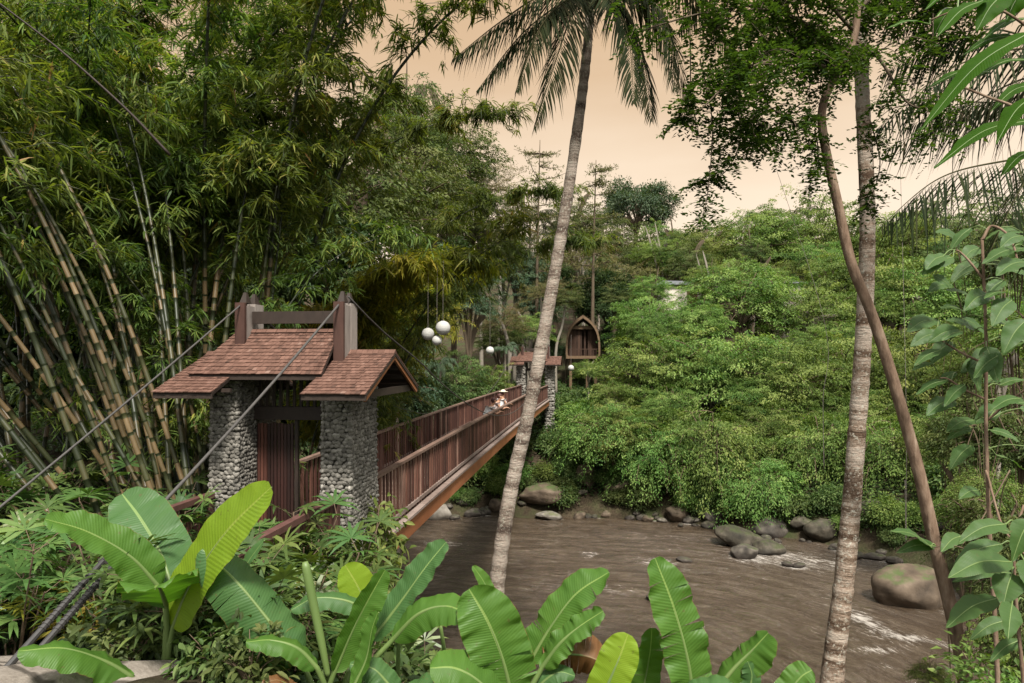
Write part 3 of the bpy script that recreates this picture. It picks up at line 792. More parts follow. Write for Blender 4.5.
def bridge():
    V0, V1 = 10.2, 47.7
    uc = -4.51
    g = empty('footbridge', B(uc, V0, 6.17), 'long timber suspension footbridge with slatted sides crossing the river', 'bridge', rz=-YAW)
    r = np.random.RandomState(2)
    L = V1 - V0; z = lambda y: float(camber(y + V0))
    d = MB()
    for y in np.arange(0, L - .05, .2): d.box(-.98, .98, y, y + .185, z(y) - .045, z(y), val=r.uniform(.2, .9))
    d.build('deck', M['deck'], g)
    for s in (-1, 1):
        b = MB()
        ys_ = np.linspace(0, L, 26)
        for a, c in zip(ys_[:-1], ys_[1:]):
            b.bar((s * 1.03, a, z(a) - .21), (s * 1.03, c - .004, z(c) - .21), .07, .33, val=r.uniform(.35, .65))
        b.build('side_beam', M['beam'], g)
        e = MB()
        for a, c in zip(ys_[:-1], ys_[1:]):
            e.bar((s * 1.045, a, z(a) - .015), (s * 1.045, c - .012, z(c) - .015), .13, .05, val=r.uniform(.2, .9))
            e.bar((s * .955, a, z(a) + .10), (s * .955, c - .01, z(c) + .10), .045, .07, val=r.uniform(.2, .8))
        e.build('edge_board', M['edge'], g)
        m = MB()
        for y in np.arange(.05, L - .05, .20):
            zz = z(y); w = r.uniform(.036, .060)
            m.box(s * .94 - .013 + r.uniform(-.006, .006), s * .94 + .013, y - w, y + w, zz + .01, zz + .985 + r.uniform(-.01, .01), val=np.clip(r.normal(.38, .20) + (.38 if r.rand() < .16 else 0), 0, 1))
        rl = m.build('railing', M['slat'], g)
        h = MB()
        for a, c in zip(ys_[:-1], ys_[1:]):
            h.bar((s * .94, a, z(a) + 1.015), (s * .94, c - .004, z(c) + 1.015), .11, .05, val=r.uniform(.2, .9))
        h.build('handrail', M['rail'], rl)
        for y in np.arange(.1, L, 3.1):
            zz = z(y); p = MB(); p.box(s * .885 - .03, s * .885 + .03, y - .04, y + .04, zz + .005, zz + .985, val=r.uniform(.2, .7)); p.build('rail_post', M['post'], rl)
    c = MB()
    for y in np.arange(1, L, 3.0): c.box(-.99, .99, y - .07, y + .07, z(y) - .30, z(y) - .05, val=.5)
    c.build('cross_joist', M['darkwood'], g)
bridge()

# approach railings between path and gate
def approach(u, va, vb, label, nposts):
    g = empty('approach_railing', B(u, va, 6.17), label, 'railing', rz=-YAW)
    L = vb - va
    m = MB(); m.bar((0, 0, 1.0), (0, L, 1.0), .10, .075, val=.5); m.build('handrail', M['darkrail'], g)
    for y in np.linspace(.04, L - .06, nposts):
        p = MB(); p.box(-.045, .045, y - .045, y + .045, -.4, .955, val=.5); p.build('post', M['post'], g)
    m = MB(); r = np.random.RandomState(4)
    for y in np.arange(.18, L - .1, .14):
        if min(abs(y - np.linspace(.04, L - .06, nposts))) > .07: m.box(-.014, .014, y - .035, y + .035, .1, .96, val=r.uniform(.1, .6))
    m.build('slats', M['slat'], g)
approach(-3.57, 6.35, 9.02, 'dark red handrail running from banana leaves to the right gate pillar', 3)
approach(-5.42, 6.05, 9.02, 'dark red railing ending in a thick post beside the iron cable stay', 3)

# main cables, backstays and anchors
def cable(name, pts, rr, mat, label, cat, group=None, n=60):
    c = spline(pts, n); o = c[0].copy()
    m = MB(); m.tube(c - o, rr, 8)
    ob = m.build(name, M[mat], smooth=True); ob.location = Vector([float(q) for q in o])
    return tag(ob, label, cat, group)
zc = lambda v: 6.95 + .0094 * (v - 27.5) ** 2
for s, lab in ((-1, 'left hand sagging cable dipping behind the far handrail of the footbridge'), (1, 'sagging cable from right tower post dipping past the near handrail')):
    vv = np.linspace(9.65, 48.3, 40)
    pts = np.array([B(UC + s * (.80 + .28 * min(1, max(0, (v - 9.65) / 3)) * min(1, max(0, (48.3 - v) / 3))), v, min(zc(v), 10.0)) for v in vv])
    pts[0, 2] = 10.0; pts[-1, 2] = 9.95
    cable('suspension_cable', pts, .014, 'thincable', lab, 'cable', 'main cables of the footbridge')
bz = lambda v: 10.0 - .503 * (9.65 - v)
for s, ve, lab in ((1, 5.05, 'thick grey stay cable running from right tower post down behind the big banana leaves'), (-1, 2.2, 'grey stay cable slanting from left tower post across the bamboo to the picture edge')):
    vv = np.linspace(9.65, ve, 14)
    cable('stay_cable', [B(UC + s * .75, v, bz(v) - .05 * math.sin(math.pi * (9.65 - v) / (9.65 - ve))) for v in vv], .016 if s > 0 else .012, 'cable', lab, 'cable', 'stay cables of the gate')
    vv = np.linspace(48.3, 55, 8)
    cable('stay_cable', [B(UC + s * .92, v, 9.95 - .5 * (v - 48.3)) for v in vv], .03, 'thincable', 'stay cable behind the far gateway', 'cable', 'stay cables of the far gate')

def anchor(u, va, vb, label):
    p0, p1 = B(u, va, bz(va)), B(u, vb, bz(vb))
    g = empty('cable_anchor', p1, label, 'cable anchor')
    d = norm(p1 - p0); sd = norm(np.cross(d, (0, 0, 1)))
    a0 = p0 - p1
    for s in (-1, 1):
        m = MB(); e = sd * s * .055
        m.tube(np.array([a0 + e * 1.0, a0 * .5 + e, a0 * .0 + e, d * .25 + e]), [.020, .022, .022, .024], 8)
        for k in np.linspace(.1, .55, 14):                # thread of the rod
            q = a0 * k + e; m.tube(np.array([q, q - d * .012]), .028, 8)
        m.build('anchor_rod', M['iron'], g, smooth=False)
    m = MB(); m.bar(a0 * 1.0 - sd * .09, a0 * 1.0 + sd * .09, .05, .05); m.bar(a0 * .72 - sd * .09, a0 * .72 + sd * .09, .035, .035)
    m.build('yoke', M['iron'], g)
    m = MB(); m.tube(np.array([a0 * .98, a0 * 1.10]), .035, 10); m.tube(np.array([a0 * .80 - sd * .02, a0 * .86 + sd * .02]), .055, 10)
    m.build('steel_clamp', M['steel'], g)
    gz = hz(p1[0] + .15, p1[1] + .35) - p1[2]
    m = MB(); v = ICO3[0] * np.array([.20, .13, .10]); v = v * (1 + .12 * sn(v * 3, 6, .5, 2))[:, None]
    m.add(v + np.array([.16, .22, gz + .06]), None, ICO3[1]); m.build('anchor_block', M['iron'], g, smooth=True)
anchor(UC + .75, 5.05, 4.1, 'black double rod cable anchor standing on the pale path')

# ---------------------------------------------------------------- hut on stilts beyond the bridge
def hut():
    c = P(583, 357, 58.0)
    zg = hz(c[0], c[1])
    g = empty('hut', (c[0], c[1], c[2]), 'small arched thatched hut on stilts on the hillside above the far gate', 'hut', rz=rad(-6))
    W, H, D = 1.36, 3.55, 4.0
    def prof(n=22, k=1.0, h0=0):
        """pointed arch outline, from the lower left round to the lower right"""
        t = np.linspace(0, 1, n)
        x = W * k * (1.06 - (t ** 3.6) * 1.06); z = h0 + (H * k - h0) * t ** .88
        x[0] *= .93
        l = np.stack([-x, z], -1); rr = np.stack([x, z], -1)[::-1]
        return np.vstack([l, rr[1:]])
    a, b = prof(), prof(k=.90)
    m = MB(); n = len(a)
    for (y0, y1) in ((-.45, D),):
        V = [(*p[:1], y0, p[1]) for p in a] + [(p[0], y0, p[1]) for p in b] + [(p[0], y1, p[1]) for p in a] + [(p[0], y1, p[1]) for p in b]
        q = []
        for i in range(n - 1):
            q += [(i, i + 1, n + i + 1, n + i), (i + 1, i, 2 * n + i, 2 * n + i + 1), (n + i, n + i + 1, 3 * n + i + 1, 3 * n + i)]
        m.add(V, q)
    m.build('thatched_roof', M['thatch'], g)
    m = MB()                                             # pale arch edge
    for i in range(n - 1):
        p, q = (a[i] + b[i]) / 2, (a[i + 1] + b[i + 1]) / 2
        m.bar((p[0], -.50, p[1]), (q[0], -.50, q[1]), .16, .18, up=(0, 1, 0), val=.6)
    m.build('arch_frame', M['hutframe'], g)
    m = MB(); rr = np.random.RandomState(5)
    for x in np.arange(-1.16, 1.17, .165):
        if -.14 < x < .02 or .25 < x < .33: continue
        zt = 2.55
        m.box(x - .08, x + .08, .30 + rr.uniform(0, .02), .34, .12, zt, val=rr.uniform(.1, .9))
    m.build('wall', M['hutwood'], g)
    m = MB(); m.box(-1.2, 1.2, 1.2, 1.26, .1, 2.6, val=.2); m.build('back_wall', M['hutwood'], g)
    m = MB(); m.box(-1.14, 1.14, -.05, .25, 2.36, 2.66, val=.55); m.build('arch_beam', M['hutframe'], g)
    m = MB(); m.box(-1.42, 1.42, -.62, D, -.14, .10, val=.5); m.build('floor', M['hutframe'], g)
    m = MB()
    for x in np.arange(-1.1, 1.15, .2): m.box(x - .025, x + .025, -.42, -.38, .1, .62, val=.4)
    m.bar((-1.2, -.4, .66), (1.2, -.4, .66), .07, .07); m.build('balustrade', M['hutwood'], g)
    for x in (-1.05, 0.35, 1.05):
        for y in (-.2, 3.0):
            m = MB(); m.tube(np.array([(x, y, zg - c[2] - .6), (x, y, -.14)]), .13, 8); m.build('stilt', M['hutframe'], g)
hut()

# cream walled house half hidden on the wooded hill
def house():
    c = P(681, 318, 60.0); zg = hz(c[0], c[1])
    g = empty('house', (c[0], c[1], zg), 'cream walled house showing through the trees above the river', 'house', rz=rad(8))
    t = c[2] - zg + 2.9
    m = MB(); m.box(-1.5, 1.9, 0, 4, -1, t, val=.5); m.build('wall', M['plaster'], g)
    m = MB(); m.box(.55, 1.5, -.05, .1, t - 2.6, t - .4, val=.4); m.build('shutter', M['cutwood'], g)
    m = MB(); m.add([(-1.7, -.3, t), (2.1, -.3, t), (2.1, 4.3, t), (-1.7, 4.3, t), (-.9, 2, t + .6), (1.2, 2, t + .6)], [(0, 1, 5, 4), (2, 3, 4, 5), (3, 2, 1, 0)], [(1, 2, 5), (3, 0, 4)]); m.build('roof', M['slatgrey'], g)
    c = P(795, 300, 62.0); zg = hz(c[0], c[1])
    g = empty('house', (c[0], c[1], zg), 'pale wall fragment of a second house high between the bright trees', 'house', rz=rad(-8))
    t = c[2] - zg + 1.5
    m = MB(); m.box(-1, 1, 0, 4, -1, t, val=.5); m.build('wall', M['plaster'], g)
    m = MB(); m.add([(-1.2, -.3, t), (1.2, -.3, t), (1.2, 4.3, t), (-1.2, 4.3, t), (-.5, 2, t + .5), (.5, 2, t + .5)], [(0, 1, 5, 4), (2, 3, 4, 5), (3, 2, 1, 0)], [(1, 2, 5), (3, 0, 4)]); m.build('roof', M['slatgrey'], g)
house()

# paper lanterns
def lantern(x, y, rpx, Z, up, label):
    c = P(x, y, Z); R = rpx / F * Z
    g = empty('paper_lantern', c, label, 'lantern', 'white paper globe lanterns')
    v, f = ICO4; zz = v[:, 2]
    v = v * (1 + .022 * np.sin(zz * 26))[:, None] * R
    m = MB(); m.add(v, None, f); m.build('globe', M['paper'], g, smooth=True)
    m = MB(); m.tube(np.array([(0, 0, R * .98), (0, 0, R + up * .5), (0.01, 0, R + up)]), .0012 + .00012 * Z, 6); m.build('cord', M['greypost'], g)
    m = MB(); m.tube(np.array([(0, 0, R * .96), (0, 0, R * 1.06)]), R * .2, 12); m.build('top_ring', M['iron'], g)
lantern(443, 328, 7.3, 14.5, 1.3, 'largest white paper lantern, top right of the hanging trio')
lantern(428, 334, 6.2, 14.7, 1.4, 'white paper lantern at the left of the hanging trio')
lantern(437, 340.5, 5.0, 14.55, 1.5, 'smallest white paper lantern, lowest of the hanging trio')
lantern(490, 350.5, 4.0, 42.0, 4.0, 'lone white paper lantern hanging left of the far gateway')
lantern(571, 368, 3.0, 50.0, 2.2, 'tiny white lantern in bushes below the arched hut')
# ---------------------------------------------------------------- rocks in and by the river
def rock(x, y, rpx, Y, shape, mat, label, seed, sink=.3, tilt=0, group=None):
    c = P(x, y, Y); R = rpx / F * Y
    r = np.random.RandomState(seed); v, f = ICO4
    v = v * (1 + .22 * sn(v + seed, seed, .30, 3))[:, None]
    for _ in range(9):                                 # broken flat faces
        n = norm(r.randn(3)); d = r.uniform(.72, .97)
        over = np.maximum(v @ n - d, 0); v = v - over[:, None] * n * .8
    v = v * (1 + .045 * sn(v + seed, seed + 9, 1.1, 4) - .05 * np.abs(sn(v, seed + 5, .8, 3)))[:, None]
    v = v * np.asarray(shape) * R
    a = rad(tilt); v = np.stack([v[:, 0] * math.cos(a) - v[:, 2] * math.sin(a), v[:, 1], v[:, 0] * math.sin(a) + v[:, 2] * math.cos(a)], -1)
    m = MB(); m.add(v, None, f, val=.5 + .35 * sn(v, seed + 1, 1.2 / max(R, .2), 2))
    ob = m.build('river_rock', M[mat], smooth=True)
    g = hz(c[0], c[1]); base = max(g, 0.0) if g > -.02 else 0.0
    z = base + R * shape[2] * (1 - 2 * sink)
    ob.location = (c[0], c[1], z)
    ROCKS.append((c[0], c[1], R * max(shape[0], shape[1])))
    return tag(ob, label, 'rock', group)

RK = [  # x, y, half width px, depth, shape, kind, label
 (742, 548, 26, 33.4, (1, .75, .46), 'mossrock', 'long mossy rock in the river with leaves trailing onto its top'),
 (768, 533, 20, 35.0, (1, .8, .62), 'rock', 'grey wedge rock behind the long mossy rock'),
 (770, 557, 16, 32.0, (1, .8, .55), 'mossrock', 'rounded olive rock at the right end of the long mossy rock'),
 (745, 566, 13, 31.3, (1, .8, .75), 'rock', 'dark split block standing in the water below the mossy rock'),
 (787, 577, 6, 30.0, (1, .8, .5), 'rock', 'tiny dark stone just breaking the water below the olive rock'),
 (799, 578, 7, 29.8, (1, .8, .4), 'rock', 'low dark stone awash beside the tiny stone'),
 (911, 588, 31, 25.6, (1.1, .95, .86), 'tanrock', 'biggest brown boulder on the right shore behind the curved trunk'),
 (872, 526, 15, 33.0, (1, .8, .75), 'mossrock', 'dark mossy boulder just right of the pale palm trunk'),
 (893, 538, 11, 32.0, (1, .8, .7), 'tanrock', 'reddish brown rock right of the dark mossy boulder'),
 (820, 536, 17, 33.8, (1, .8, .7), 'mossrock', 'green mossed rock left of the pale palm trunk'),
 (800, 528, 12, 34.6, (1, .8, .6), 'mossrock', 'flat mossy rock under the overhanging branches'),
 (838, 545, 9, 32.5, (1, .8, .5), 'rock', 'low wet stone touching the left side of the pale palm trunk'),
 (711, 519, 10, 37.2, (1, .8, .62), 'rock', 'round grey rock at the waterline left of the trailing leaves'),
 (678, 516, 13, 38.0, (1, .8, .75), 'tanrock', 'brown boulder beneath bright bushes at the far waterline'),
 (728, 524, 8, 36.4, (1, .8, .5), 'rock', 'low dark stone right of the round grey rock'),
 (694, 522, 6, 37.5, (1, .8, .5), 'palerock', 'small pale stone between brown boulder and round grey rock'),
 (662, 523, 6, 38.0, (1, .8, .5), 'palerock', 'small pale stone left of the brown boulder'),
 (585, 489, 14, 40.8, (.95, .8, .95), 'tanrock', 'tall brown boulder set in the ivy on the far bank'),
 (620, 503, 15, 39.9, (1.1, .8, .72), 'tanrock', 'low brown boulder right of the tall one on the far bank'),
 (545, 503, 24, 40.1, (1.15, .9, .42), 'tanrock', 'broad tan slab on the far shore right of the leaning palm'),
 (549, 517, 13, 38.9, (1, .8, .35), 'palerock', 'flat pale stone at the waterline below the tan slab'),
 (440, 511, 13, 38.8, (1, .8, .85), 'palerock', 'pale grey boulder at the waterline beneath the bridge beam'),
 (455, 514, 6, 38.6, (1, .8, .6), 'rock', 'small dark stone beside the pale grey boulder'),
 (473, 510, 9, 39.2, (1, .8, .7), 'rock', 'brown stone under the ivy right of the pale grey boulder'),
 (497, 505, 9, 39.7, (1, .8, .8), 'tanrock', 'tan stone just left of the leaning palm on the far bank'),
 (684, 569, 8, 30.6, (1, .9, .45), 'rock', 'dark stone awash in midstream left of the mossy rock'),
 (856, 558, 8, 31.2, (1, .8, .5), 'rock', 'small dark stone right behind the pale palm trunk'),
 (875, 556, 10, 31.0, (1.2, .8, .4), 'rock', 'flat wet stone in the riffle right of the pale palm'),
 (893, 556, 8, 30.4, (1, .8, .6), 'rock', 'dark pointed stone in the riffle near the big boulder'),
 (652, 600, 7, 25.8, (1, .9, .4), 'rock', 'dark stone awash behind the tall banana leaf'),
 (760, 521, 11, 37.0, (1, .8, .6), 'mossrock', 'dark rock in shade above the grey wedge rock'),
 (940, 556, 12, 30.5, (1, .8, .6), 'mossrock', 'dark shore rock right of the curved brown trunk'),
]
for k, (x, y, rp, Y, sh, mt, lab) in enumerate(RK): rock(x, y, rp, Y, sh, mt, lab, 40 + k, tilt=(k * 37 % 21) - 10)
rr_ = np.random.RandomState(5)
def shore_stones(n, i0, i1, w, mats, label, group):
    for k in range(n):
        j = rr_.randint(i0, i1); t = rr_.rand(); p = FAR[j] * (1 - t) + FAR[j + 1] * t + rr_.randn(2) * w
        px = CX + p[0] / p[1] * F
        rock(px, 0, rr_.uniform(.14, .42) ** 1.0 * F / p[1], p[1], (1, .85, rr_.uniform(.5, .8)), mats[k % len(mats)], label, 200 + k + i0 * 40, .3, rr_.uniform(-20, 20), group)
shore_stones(22, 5, 7, .8, ('rock', 'mossrock', 'rock'), 'small dark stone in the jumble along the shaded right shore', 'stones along the right shore')
shore_stones(20, 7, 10, .7, ('rock', 'mossrock', 'rock'), 'small wet stone at the water edge near the big boulder', 'stones near the big boulder')
shore_stones(22, 3, 5, .45, ('rock', 'mossrock', 'rock', 'tanrock'), 'small stone at the waterline of the far bank', 'stones along the far waterline')
build_river()

# ---------------------------------------------------------------- people on the bridge
def skin_body(name, J, E, R, mat, parent, sub=2):
    me = bpy.data.meshes.new(name); me.from_pydata([tuple(map(float, j)) for j in J], E, [])
    o = bpy.data.objects.new(name, me); COL.objects.link(o)
    md = o.modifiers.new('skin', 'SKIN'); md.use_smooth_shade = True
    for i, sv in enumerate(me.skin_vertices[0].data):
        sv.radius = (R[i], R[i]); sv.use_root = (i == 0)
    s = o.modifiers.new('sub', 'SUBSURF'); s.levels = s.render_levels = sub
    bpy.context.view_layer.update()
    ev = o.evaluated_get(bpy.context.evaluated_depsgraph_get())
    m2 = bpy.data.meshes.new_from_object(ev); m2.name = name
    bpy.data.objects.remove(o); 
    at = m2.attributes.new('v', 'FLOAT', 'POINT'); at.data.foreach_set('value', np.full(len(m2.vertices), .5, np.float32))
    m2.materials.clear(); m2.materials.append(M[mat]); 
    for p in m2.polygons: p.use_smooth = True
    return link(name, m2, parent)

def person(u, v, face, h, lean, label, top, bottom, hat, seed):
    """figure leaning on the rail; local +y is the way it faces"""
    z0 = 6.17 + float(camber(v)) + .005
    g = empty('person', B(u, v, z0), label, 'person', rz=face, scale=h / 1.65)
    L = lean
    hip = np.array([0, 0, .86]); sh = hip + .46 * np.array([0, math.sin(L), math.cos(L)]); nk = sh + .07 * np.array([0, math.sin(L), math.cos(L)])
    hd = nk + .16 * np.array([0, math.sin(L * .55) + .05, math.cos(L * .55)])
    J, E, R = [hip], [], [.125]
    def add(p, r, a): J.append(np.asarray(p, float)); R.append(r); E.append((a, len(J) - 1)); return len(J) - 1
    w = add(hip + (sh - hip) * .4, .115, 0); c = add(hip + (sh - hip) * .8, .135, w); s0 = add(sh, .09, c)
    n0 = add(nk, .05, s0); add(hd - np.array([0, -.01, .04]), .075, n0); add(hd + np.array([0, 0, .07]), .088, len(J) - 1)
    hands = []
    for s in (-1, 1):
        k = add(hip + np.array([s * .09, 0, -.06]), .095, 0); k = add((s * .10, .03, .46), .062, k); k = add((s * .105, -.01, .09), .042, k); add((s * .11, .13, .035), .036, k)
        a = add(sh + np.array([s * .17, .0, -.03]), .055, s0)
        el = np.array([s * .22, sh[1] + .10, sh[2] - .27]); a = add(el, .042, a)
        wr = np.array([s * .13, sh[1] + .32, min(sh[2] - .16, 1.06)]); a = add(wr, .030, a)
        hands.append((wr, s))
    body = skin_body('body', J, E, R, 'skin', g)
    # hands: palm, four fingers and a thumb resting on the rail
    for wr, s in hands:
        J2, E2, R2 = [wr, wr + np.array([0, .07, -.005])], [(0, 1)], [.026, .034]
        for q in range(4):
            b = wr + np.array([(q - 1.5) * .018, .09, -.004]); ln = (.032, .038, .036, .028)[q]
            i0 = len(J2); J2 += [b, b + np.array([0, ln, -.01]), b + np.array([0, ln * 1.6, -.035])]; R2 += [.010, .009, .008]; E2 += [(1, i0), (i0, i0 + 1), (i0 + 1, i0 + 2)]
        i0 = len(J2); J2 += [wr + np.array([-s * .035, .05, -.01]), wr + np.array([-s * .05, .085, -.025])]; R2 += [.011, .009]; E2 += [(1, i0), (i0, i0 + 1)]
        skin_body('hand', J2, E2, R2, 'skin', body, 1)
    # shirt and trousers follow the same joints, a little larger
    T, TE, TR = [hip + np.array([0, 0, -.03])], [], [.165]
    def addt(p, r, a): T.append(np.asarray(p, float)); TR.append(r); TE.append((a, len(T) - 1)); return len(T) - 1
    w = addt(hip + (sh - hip) * .4, .165, 0); c = addt(hip + (sh - hip) * .8, .185, w); s0 = addt(sh + (sh - hip) * .05, .135, c)
    for s in (-1, 1):
        a = addt(sh + np.array([s * .17, 0, -.03]), .092, s0); addt(sh * .45 + np.array([s * .22, sh[1] + .10, sh[2] - .27]) * .55 , .075, a)
    skin_body('shirt', T, TE, TR, top, g)
    T, TE, TR = [hip + np.array([0, 0, -.02])], [], [.135]
    for s in (-1, 1):
        k = addt(hip + np.array([s * .09, 0, -.08]), .108, 0); k = addt((s * .10, .03, .46), .078, k); addt((s * .105, -.005, .12), .062, k)
    skin_body('trousers', T, TE, TR, bottom, g)
    # hair with face features on the head
    v, f = ICO3; q = v * np.array([.098, .108, .112]) + hd + np.array([0, -.014, .04])
    keep = ~((v[:, 1] > .25) & (v[:, 2] < .35)) & (v[:, 2] > -.75)
    tr = f[keep[f].all(1)]
    m = MB(); m.add(q, None, tr); m.build('hair', M['hair'], g, smooth=True)
    m = MB()
    for s in (-1, 1): m.add(ICO2[0] * .011 + hd + np.array([s * .033, .086, .035]), None, ICO2[1])
    m.build('eyes', M['iron'], g, smooth=True)
    m = MB(); m.add(ICO2[0] * np.array([.012, .02, .02]) + hd + np.array([0, .096, .012]), None, ICO2[1])
    for s in (-1, 1): m.add(ICO2[0] * np.array([.012, .02, .03]) + hd + np.array([s * .088, 0, .02]), None, ICO2[1])
    m.add(ICO2[0] * np.array([.024, .01, .007]) + hd + np.array([0, .086, -.028]), None, ICO2[1])
    m.build('face_features', M['skin'], g, smooth=True)
    if hat:
        m = MB(); v, f = ICO3
        m.add(v * np.array([.105, .112, .085]) + hd + np.array([0, -.01, .10]), None, f)
        m.add(v * np.array([.20, .21, .014]) + hd + np.array([0, .0, .095]), None, f)
        m.build('sun_hat', M['hat'], g, smooth=True)
person(-3.92, 23.4, -YAW - rad(62), 1.50, rad(34), 'person in white shirt and navy trousers bending over the bridge rail, nearest of the three', 'white_cloth', 'navy_cloth', False, 1)
person(-3.94, 25.2, -YAW - rad(80), 1.52, rad(28), 'person with reddish dark hair in pale pink top, between two others on the bridge', 'pink_cloth', 'navy_cloth', False, 2)
person(-3.98, 27.0, -YAW - rad(50), 1.52, rad(22), 'person in cream sun hat and pale top, farthest of the three on the bridge', 'white_cloth', 'pink_cloth', True, 3)

# ---------------------------------------------------------------- plant prototypes (meshes shared by copies)
def bamboo_mesh(seed, H, th0, th1, r0, gold=False, dens=1.0, low=.24):
    """one culm leaning towards local +x, and its leaf sprays"""
    r = np.random.RandomState(seed)
    n = 60; s = np.linspace(0, 1, n)
    th = th0 + (th1 - th0) * s ** 2.2
    x = np.concatenate([[0], np.cumsum(np.sin(th[:-1])) * H / (n - 1)]); z = np.concatenate([[0], np.cumsum(np.cos(th[:-1])) * H / (n - 1)])
    pts = np.stack([x, .25 * np.sin(s * 3 + seed) * s, z], -1)
    c = MB(); pos, vals, swell = [0.0], [.5], [1.0]; y = 0.0
    while y < H - .5:
        ln = r.uniform(.24, .44) * (1 - .3 * y / H); dim = np.interp(y / H, [0, .35, .6, 1], [1.05, .9, .3, .1])
        tan = (r.uniform(.5, 1.0) if r.rand() < .66 else r.uniform(0, .3)) * dim; g = r.uniform(0, .32) * dim; cut = r.uniform(.45, .97)
        for f, v_, w_ in ((.005, .1, 1.10), (.05, tan, 1.03), (cut - .01, tan * r.uniform(.75, 1.05), 1.0), (cut + .01, g, .97), (.99, g * .8, .98)):
            pos.append(y + f * ln); vals.append(v_); swell.append(w_)
        y += ln
    pos = np.array(pos) / H; big = spline(pts, 400); ctr_ = big[np.clip((pos * 399).astype(int), 0, 398)]; fr_ = (pos * 399 - np.clip((pos * 399).astype(int), 0, 398))[:, None]
    ctr_ = ctr_ * (1 - fr_) + big[np.clip((pos * 399).astype(int), 0, 398) + 1] * fr_
    c.tube(ctr_, r0 * (1 - .86 * pos ** 1.3) * np.array(swell), 9, val=np.array(vals))
    ctr = big
    # branchlets
    l = MB(); P_, D_, = [], []
    nb = int(66 * dens * H / 10)
    for k in range(nb):
        q = low + (1 - low) * r.rand() ** .95
        i = int(q * (len(ctr) - 1)); b = ctr[i]
        az = r.uniform(0, 6.28); el = r.uniform(-.1, .7)
        L = r.uniform(.5, 1.35) * (1.15 - .4 * q)
        d = np.array([math.cos(az) * math.cos(el), math.sin(az) * math.cos(el), math.sin(el)])
        tip = b + d * L + np.array([0, 0, -.28 * L * L])
        mid = b + d * L * .5 + np.array([0, 0, .05])
        br = spline([b, mid, tip], 7)
        c.tube(br, np.linspace(.007, .003, 7), 4, val=.15)
        ns = r.randint(5, 9)
        for t in np.linspace(.25, 1, ns):
            p = br[min(6, int(t * 6))] + r.randn(3) * .03
            m = r.randint(6, 11)
            a0 = r.uniform(0, 6.28)
            fd = norm(np.array([math.cos(a0), math.sin(a0), -.25]) * .8 + d * .6)
            for jj in range(m):
                P_.append(p + r.randn(3) * .035); D_.append(norm(fd + r.randn(3) * .42 + np.array([0, 0, -.32])))
    P_, D_ = np.array(P_), np.array(D_); N_ = len(P_)
    cl = .5 + .22 * sn(P_, seed + 3, .5, 2)
    leaf_lance(l, P_, D_, norm(np.array([0, 0, 1.]) + r.randn(N_, 3) * .35), r.uniform(.16, .34, N_), r.uniform(.022, .040, N_), np.clip(cl + r.randn(N_) * .17, 0, 1), droop=r.uniform(.1, .4, N_)[:, None])
    return c.mesh('culm', [M['culm']], True), l.mesh('foliage', [M['bamboo_gold' if gold else 'bamboo_leaf']])

BAM = [bamboo_mesh(1, 12.5, rad(33), rad(66), .037, low=.46, dens=.6), bamboo_mesh(2, 13.5, rad(27), rad(80), .040, low=.42, dens=.6), bamboo_mesh(3, 14, rad(4), rad(58), .056, low=.42, dens=.9),
       bamboo_mesh(4, 15, rad(8), rad(98), .052, low=.36, dens=1.05), bamboo_mesh(5, 11, rad(43), rad(80), .034, low=.48, dens=.6), bamboo_mesh(6, 13, rad(12), rad(80), .05, dens=1.0)]
BAM += [bamboo_mesh(41, 12.5, rad(17), rad(64), .037, low=.44, dens=.6), bamboo_mesh(42, 11.5, rad(50), rad(78), .034, low=.5, dens=.6), bamboo_mesh(43, 13, rad(38), rad(74), .041, low=.45, dens=.6)]
FRESH = bamboo_mesh(9, 9, rad(5), rad(95), .040, False, 1.0, .2)
THIN = bamboo_mesh(10, 10, rad(12), rad(70), .040, False, .7, .5)
GOLD = [bamboo_mesh(7, 12.5, rad(5), rad(98), .05, True, 2.2, .5), bamboo_mesh(8, 12, rad(9), rad(92), .05, True, 2.2, .48)]
BARE = [bamboo_mesh(44, 7.2, rad(4), rad(12), .062, dens=.25, low=.8), bamboo_mesh(45, 6.2, rad(7), rad(4), .058, dens=.25, low=.8), bamboo_mesh(46, 6.6, rad(2), rad(16), .066, dens=.25, low=.82)]

def bamboo(mesh, x, y, az, label, group, sc=1.0, sink=.15):
    g = empty('bamboo', (x, y, hz(x, y) - sink), label, 'bamboo', group, rz=az, scale=sc)
    link('culm', mesh[0], g); link('foliage', mesh[1], g)
    return g

